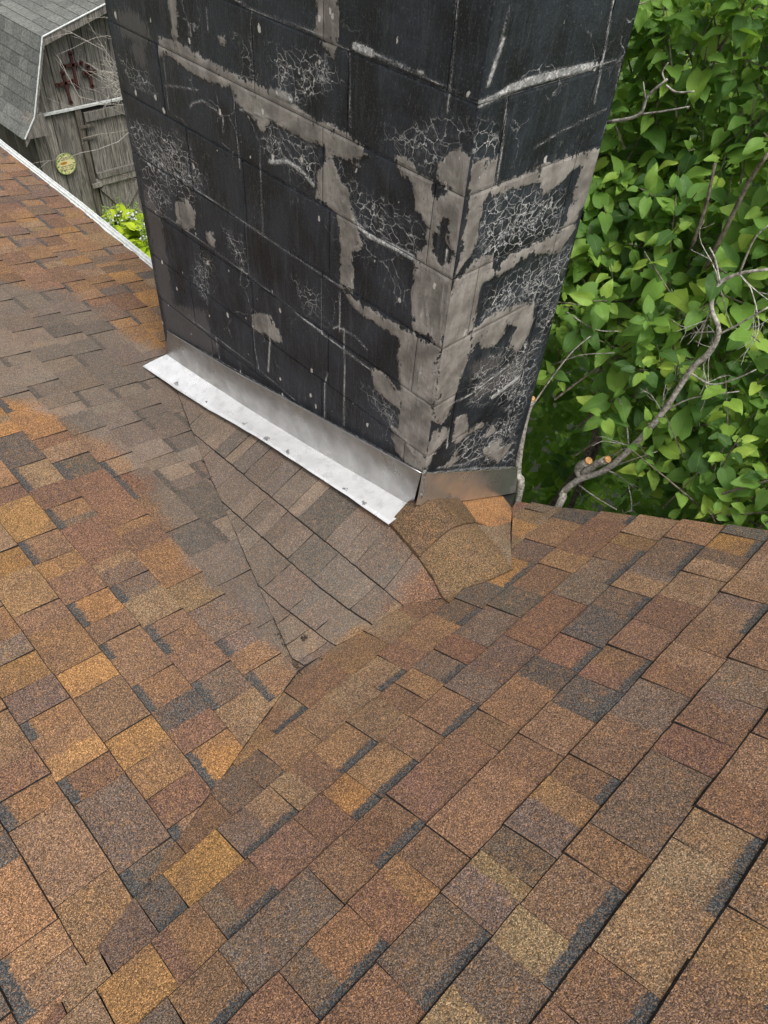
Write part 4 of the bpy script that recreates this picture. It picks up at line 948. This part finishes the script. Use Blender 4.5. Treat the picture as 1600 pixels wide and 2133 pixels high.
# ------------------------------------------------------------------ lilac
lil = empty('lilac_shrub', (1.6, .2, GZ), label='large green heart leaved lilac shrub crowding the right side of the chimney', cat='shrub')
def frame(dirv, nrm):
    y = dirv/np.linalg.norm(dirv); x = np.cross(y, nrm); x /= np.linalg.norm(x)+1e-9; z = np.cross(x, y); return np.stack([x, y, z], 1)
def wallx(y, z):
    return .86+.16*math.sin(2.3*y+1.1*z+.6)+.12*math.sin(4.1*z-1.7*y)+.08*math.sin(7*y+5*z)
leaves = []
stemsMB = MB()
cav = [(np.array([.95, .25, -1.0]), np.array([.55, .62, .60])), (np.array([.85, -.25, -1.0]), np.array([.30, .35, .35]))]
tries = 0; shoots = 0
while shoots < 4300 and tries < 90000:
    tries += 1
    y = random.uniform(-2.0, 3.2); z = random.uniform(-2.9, 1.25); dep = abs(random.gauss(0, .35)) if random.random() < .7 else random.uniform(.3, 2.2)
    x = wallx(y, z)+dep
    if z > .30+.50*(x-.7)+.18*math.sin(3*y+1): continue
    p = np.array([x, y, z])
    if any((((p-c)/r)**2).sum() < 1 for c, r in cav): continue
    if z < -1.2 and x < 1.25 and random.random() < .45: continue
    q = proj(p)
    if p[0] < .62: continue
    if not (1000 < q[0] < 1800 and -250 < q[1] < 1350) and random.random() < .75: continue
    shoots += 1; base_d = np.linalg.norm(p-CAM)
    # shoot axis: outward and up
    ax = np.array([-.45, random.uniform(-.5, .3), .75])+rng.normal(0, .35, 3); ax /= np.linalg.norm(ax)
    ln = random.uniform(.10, .24); nodes = random.randint(3, 5); phi = random.uniform(0, 3.14); big = random.uniform(.75, 1.15); hue = random.random()
    u = np.cross(ax, [.2, .9, .1]); u /= np.linalg.norm(u); v = np.cross(ax, u)
    if dep < .35: stemsMB.tube([p-ax*ln*.9, p, p+ax*ln], [.004, .003, .0016], 4, 1, cap=False)
    for k in range(nodes):
        b_ = p+ax*ln*(k+.3)/nodes; phi += math.pi/2
        for sg in (1, -1):
            if random.random() < .08: continue
            o_ = sg*(math.cos(phi)*u+math.sin(phi)*v); d = o_*1.0+ax*random.uniform(.05, .7)+np.array([-.10, 0, -.30])+rng.normal(0, .2, 3); d /= np.linalg.norm(d)
            nrm = np.array([-.35, -.15, 1.0])+ax*.4+rng.normal(0, .28, 3); sz = big*random.choice((.042, .055, .065, .075, .085, .092, .1))*random.uniform(.88, 1.1)*(.86 if base_d < 2.5 else 1.0)*(1-.08*k)
            base = b_+d*.018
            tip = base+d*sz
            if tip[0] < .60 or base[0] < .60 or q[0] < 600: continue
            if tip[1] > -.03 and tip[0] < .60: continue
            leaves.append((base, frame(d, nrm), sz, random.randrange(10), (hue*.75+random.random()*.3)))
# bright young shoot low down by the rake
for q in ((1395, 965), (1420, 1010), (1370, 930), (1440, 945), (1385, 1030), (1410, 905)):
    c = hit(q, ex, .78)
    for k in range(5):
        d = rng.normal(0, 1, 3); d[2] = abs(d[2])*.2-.1; d /= np.linalg.norm(d); leaves.append((c+d*.01, frame(d, np.array([-.3, -.2, 1])+rng.normal(0, .2, 3)), random.uniform(.06, .09), random.randrange(10), .97))
# what shows largest: nearest leaves in frame
def seen(l):
    q = proj(l[0]); dd = np.linalg.norm(l[0]-CAM); return (l[2]/dd) if (1050 < q[0] < 1600 and 0 < q[1] < 1110 and (l[0]-CAM)@Q[2] > .3) else 0
dist = np.array([np.linalg.norm(l[0]-CAM) for l in leaves]); sc_ = np.array([seen(l) for l in leaves])
# prefer unobstructed ones: bin by picture cell and take the front leaf of each
cells = {}
for i, l in enumerate(leaves):
    if sc_[i] <= 0: continue
    q = proj(l[0]+l[1][:, 1]*l[2]*.5); key = (int(q[0]//26), int(q[1]//26))
    if key not in cells or dist[i] < dist[cells[key]]: cells[key] = i
front = sorted(cells.values(), key=lambda i: -sc_[i])[:300]; fset = set(front)
po = lil.location
for i in front:
    b_, Rm, sz, vi, hu = leaves[i]
    o = bpy.data.objects.new('leaf', LV[vi][0]); COL.objects.link(o); o.parent = lil
    m4 = Matrix([[*(Rm[r]*sz), b_[r]-po[r]] for r in range(3)]+[[0, 0, 0, 1]]); o.matrix_local = m4
V = []; Fs = []; UVs = []; RN = []; n = 0
for i, (b_, Rm, sz, vi, hu) in enumerate(leaves):
    if i in fset: continue
    me, lv, lf, luv = LV[vi]; V.append(lv@(Rm*sz).T+b_); Fs += [tuple(k+n for k in f) for f in lf]; UVs.append(luv); RN.append(np.full(len(lv), hu)); n += len(lv)
mesh('foliage', np.vstack(V), Fs, M['lilac'], lil, smooth=True, uv=np.vstack(UVs), attrs=dict(rnd=np.concatenate(RN)), kind='stuff')
stemsMB.build('twigs', M['bark'], lil, kind='stuff')
def branch(px, xs, rad, mat='bark', name='branch', extra=None, n=8):
    pts = [hit(p, ex, xx) for p, xx in zip(px, np.linspace(xs[0], xs[1], len(px)))]
    if extra is not None: pts = [np.array(e, float) for e in extra]+pts
    mb = MB(); mb.tube(pts, np.linspace(rad[0], rad[1], len(pts)), n, 4, wob=.14); return mb.build(name, M[mat], lil, smooth=True), pts
branch([(1215, 965), (1232, 860), (1262, 740), (1290, 620)], (1.0, 1.1), (.016, .010), extra=[(1.15, .1, GZ), (1.05, .25, -2.4)])
branch([(1240, 940), (1280, 850), (1335, 775), (1380, 690)], (1.05, 1.1), (.016, .009), extra=[(1.2, -.1, GZ), (1.12, 0, -2.4)])
branch([(1470, 560), (1500, 500), (1560, 380), (1600, 320)], (.90, .82), (.008, .005)); branch([(1440, 520), (1470, 430), (1490, 340)], (.90, .86), (.006, .004))
# dead lichened branch in front
_, pts = branch([(1160, 1062), (1170, 1030), (1205, 1000), (1262, 978), (1318, 930), (1380, 860), (1440, 770), (1478, 735), (1498, 690), (1482, 640), (1498, 592), (1540, 570), (1605, 560)], (.66, .76), (.016, .0038), 'lichen', 'dead_branch', extra=[(.9, -.05, GZ), (.72, -.02, -2.0)])
branch([(1212, 998), (1205, 975), (1225, 962)], (.69, .68), (.016, .015), 'lichen', 'pruned_stub'); branch([(1215, 985), (1240, 968), (1262, 958)], (.69, .67), (.015, .0135), 'lichen', 'pruned_stub')
for pxs, r_ in ((( (1490, 700), (1530, 680), (1600, 640)), .0035), (((1430, 770), (1480, 800), (1530, 790), (1575, 770)), .0030), (((1310, 930), (1305, 880), (1290, 830)), .0035), (((1380, 860), (1440, 830), (1540, 815)), .0028), (((1262, 978), (1310, 960), (1370, 940)), .0028), (((1205, 1010), (1240, 1035), (1285, 1062)), .0035), (((1500, 590), (1490, 540), (1478, 515)), .0030), (((1540, 570), (1570, 500), (1600, 470)), .003), (((1265, 255), (1330, 240), (1350, 200), (1390, 165)), .005), (((1388, 178), (1410, 192), (1446, 190)), .0032), (((1335, 238), (1380, 232), (1436, 222)), .0028), (((1386, 170), (1380, 150), (1392, 130)), .0025), (((1345, 210), (1340, 170)), .0022), (((1180, 650), (1240, 686), (1290, 690)), .0025), (((1150, 760), (1210, 740), (1280, 735)), .003)):
    branch(list(pxs), (.71, .70), (r_, r_*.6), 'lichen', 'dead_twig', n=6)
mb = MB()
for p in pts[5:]:
    for _ in range(2): d = rng.normal(0, 1, 3); d[0] = abs(d[0])*.1; d /= np.linalg.norm(d); twigs(mb, p, d, random.uniform(.06, .16), .0022, 2, .5, 2)
mb.build('fine_twigs', M['lichen'], lil, kind='stuff')
_, tp_ = branch([(1078, 1045), (1078, 985), (1084, 930), (1096, 868), (1108, 832)], (.60, .585), (.016, .012), 'lichen', 'pruned_stem', extra=[(.75, .1, GZ), (.64, .02, -2.0)])
branch([(1100, 858), (1140, 800), (1190, 735), (1230, 700)], (.59, .70), (.0035, .002), 'lichen', 'dead_twig', n=6)
def cutface(c, d, r, par=lil):
    d = np.array(d, float); d /= np.linalg.norm(d); mb = MB(); mb.tube([c-d*.004, c+d*.004], r, 9, 1, wob=.1); mb.build('cut_face', M['cut'], par)
cutface(tp_[-1]+np.array([0, 0, .003]), tp_[-1]-tp_[-2], .0115)
cutface(hit((1226, 960), ex, .679), hit((1226, 960), ex, .678)-hit((1205, 975), ex, .685), .0145); cutface(hit((1266, 957), ex, .669), hit((1262, 958), ex, .67)-hit((1240, 968), ex, .68), .013)

# ------------------------------------------------------------------ hostas by the shed
HV = [leaf_mesh('hosta_leaf', M['hosta'], 1, random.uniform(.62, .76), random.uniform(.15, .35), random.uniform(.35, .7), .10, random.uniform(-1, 1)) for _ in range(5)]
hl = ['low chartreuse hosta clump nearest the chimney below the shed door', 'chartreuse hosta clump in the middle of the row below the shed door', 'chartreuse hosta clump at the far left end under the white roof edge', 'chartreuse hosta clump half hidden behind the white roof edge, right of the row middle']
for k, (px, lab) in enumerate(zip(((308, 520), (272, 490), (212, 492), (250, 500)), hl)):
    c = hit(px, ez, GZ+.30); c[2] = GZ
    h = empty('hosta', tuple(c), label=lab, cat='hosta', group='hosta clumps in front of the shed')
    for j in range(44):
        a = random.uniform(0, 6.28); el = random.uniform(.1, 1.1); d = np.array([math.cos(a)*math.cos(el), math.sin(a)*math.cos(el), math.sin(el)]); b_ = d*random.uniform(.08, .34)+np.array([0, 0, .26])
        Rm = frame(d*np.array([1, 1, .3]), np.array([0, 0, 1])+.25*rng.normal(0, 1, 3)); sz = random.uniform(.16, .26)
        o = bpy.data.objects.new('leaf', HV[random.randrange(5)][0]); COL.objects.link(o); o.parent = h; o.matrix_local = Matrix([[*(Rm[r]*sz), b_[r]] for r in range(3)]+[[0, 0, 0, 1]])
    for j in range(6):
        a = random.uniform(0, 6.28); H_ = random.uniform(.60, .88); tipx, tipy = .14*math.cos(a), .14*math.sin(a); mb = MB(); fb = MB()
        mb.tube([c, c+(tipx*.4, tipy*.4, H_*.5), c+(tipx, tipy, H_)], [.005, .004, .003], 5, 3)
        for q in range(9):
            t = .62+.38*q/9; p = c+np.array([tipx*t, tipy*t, H_*t]); aa = random.uniform(0, 6.28); d = np.array([math.cos(aa), math.sin(aa), -.35])*random.uniform(.025, .05)
            (fb if q < 6 and random.random() < .4 else mb).tube([p, p+d*.5, p+d], [.004, .011, .014] if q < 6 else [.005, .008, .004], 5, 1)
        st = mb.build('flower_stalk', M['stalk'], h)
        if fb.v: fb.build('flowers', M['petal'], st, smooth=True, kind='stuff')
print('pieces', len(pieces), 'leaves', len(leaves), 'front', len(front), 'shoots', shoots, 'spc', spc)
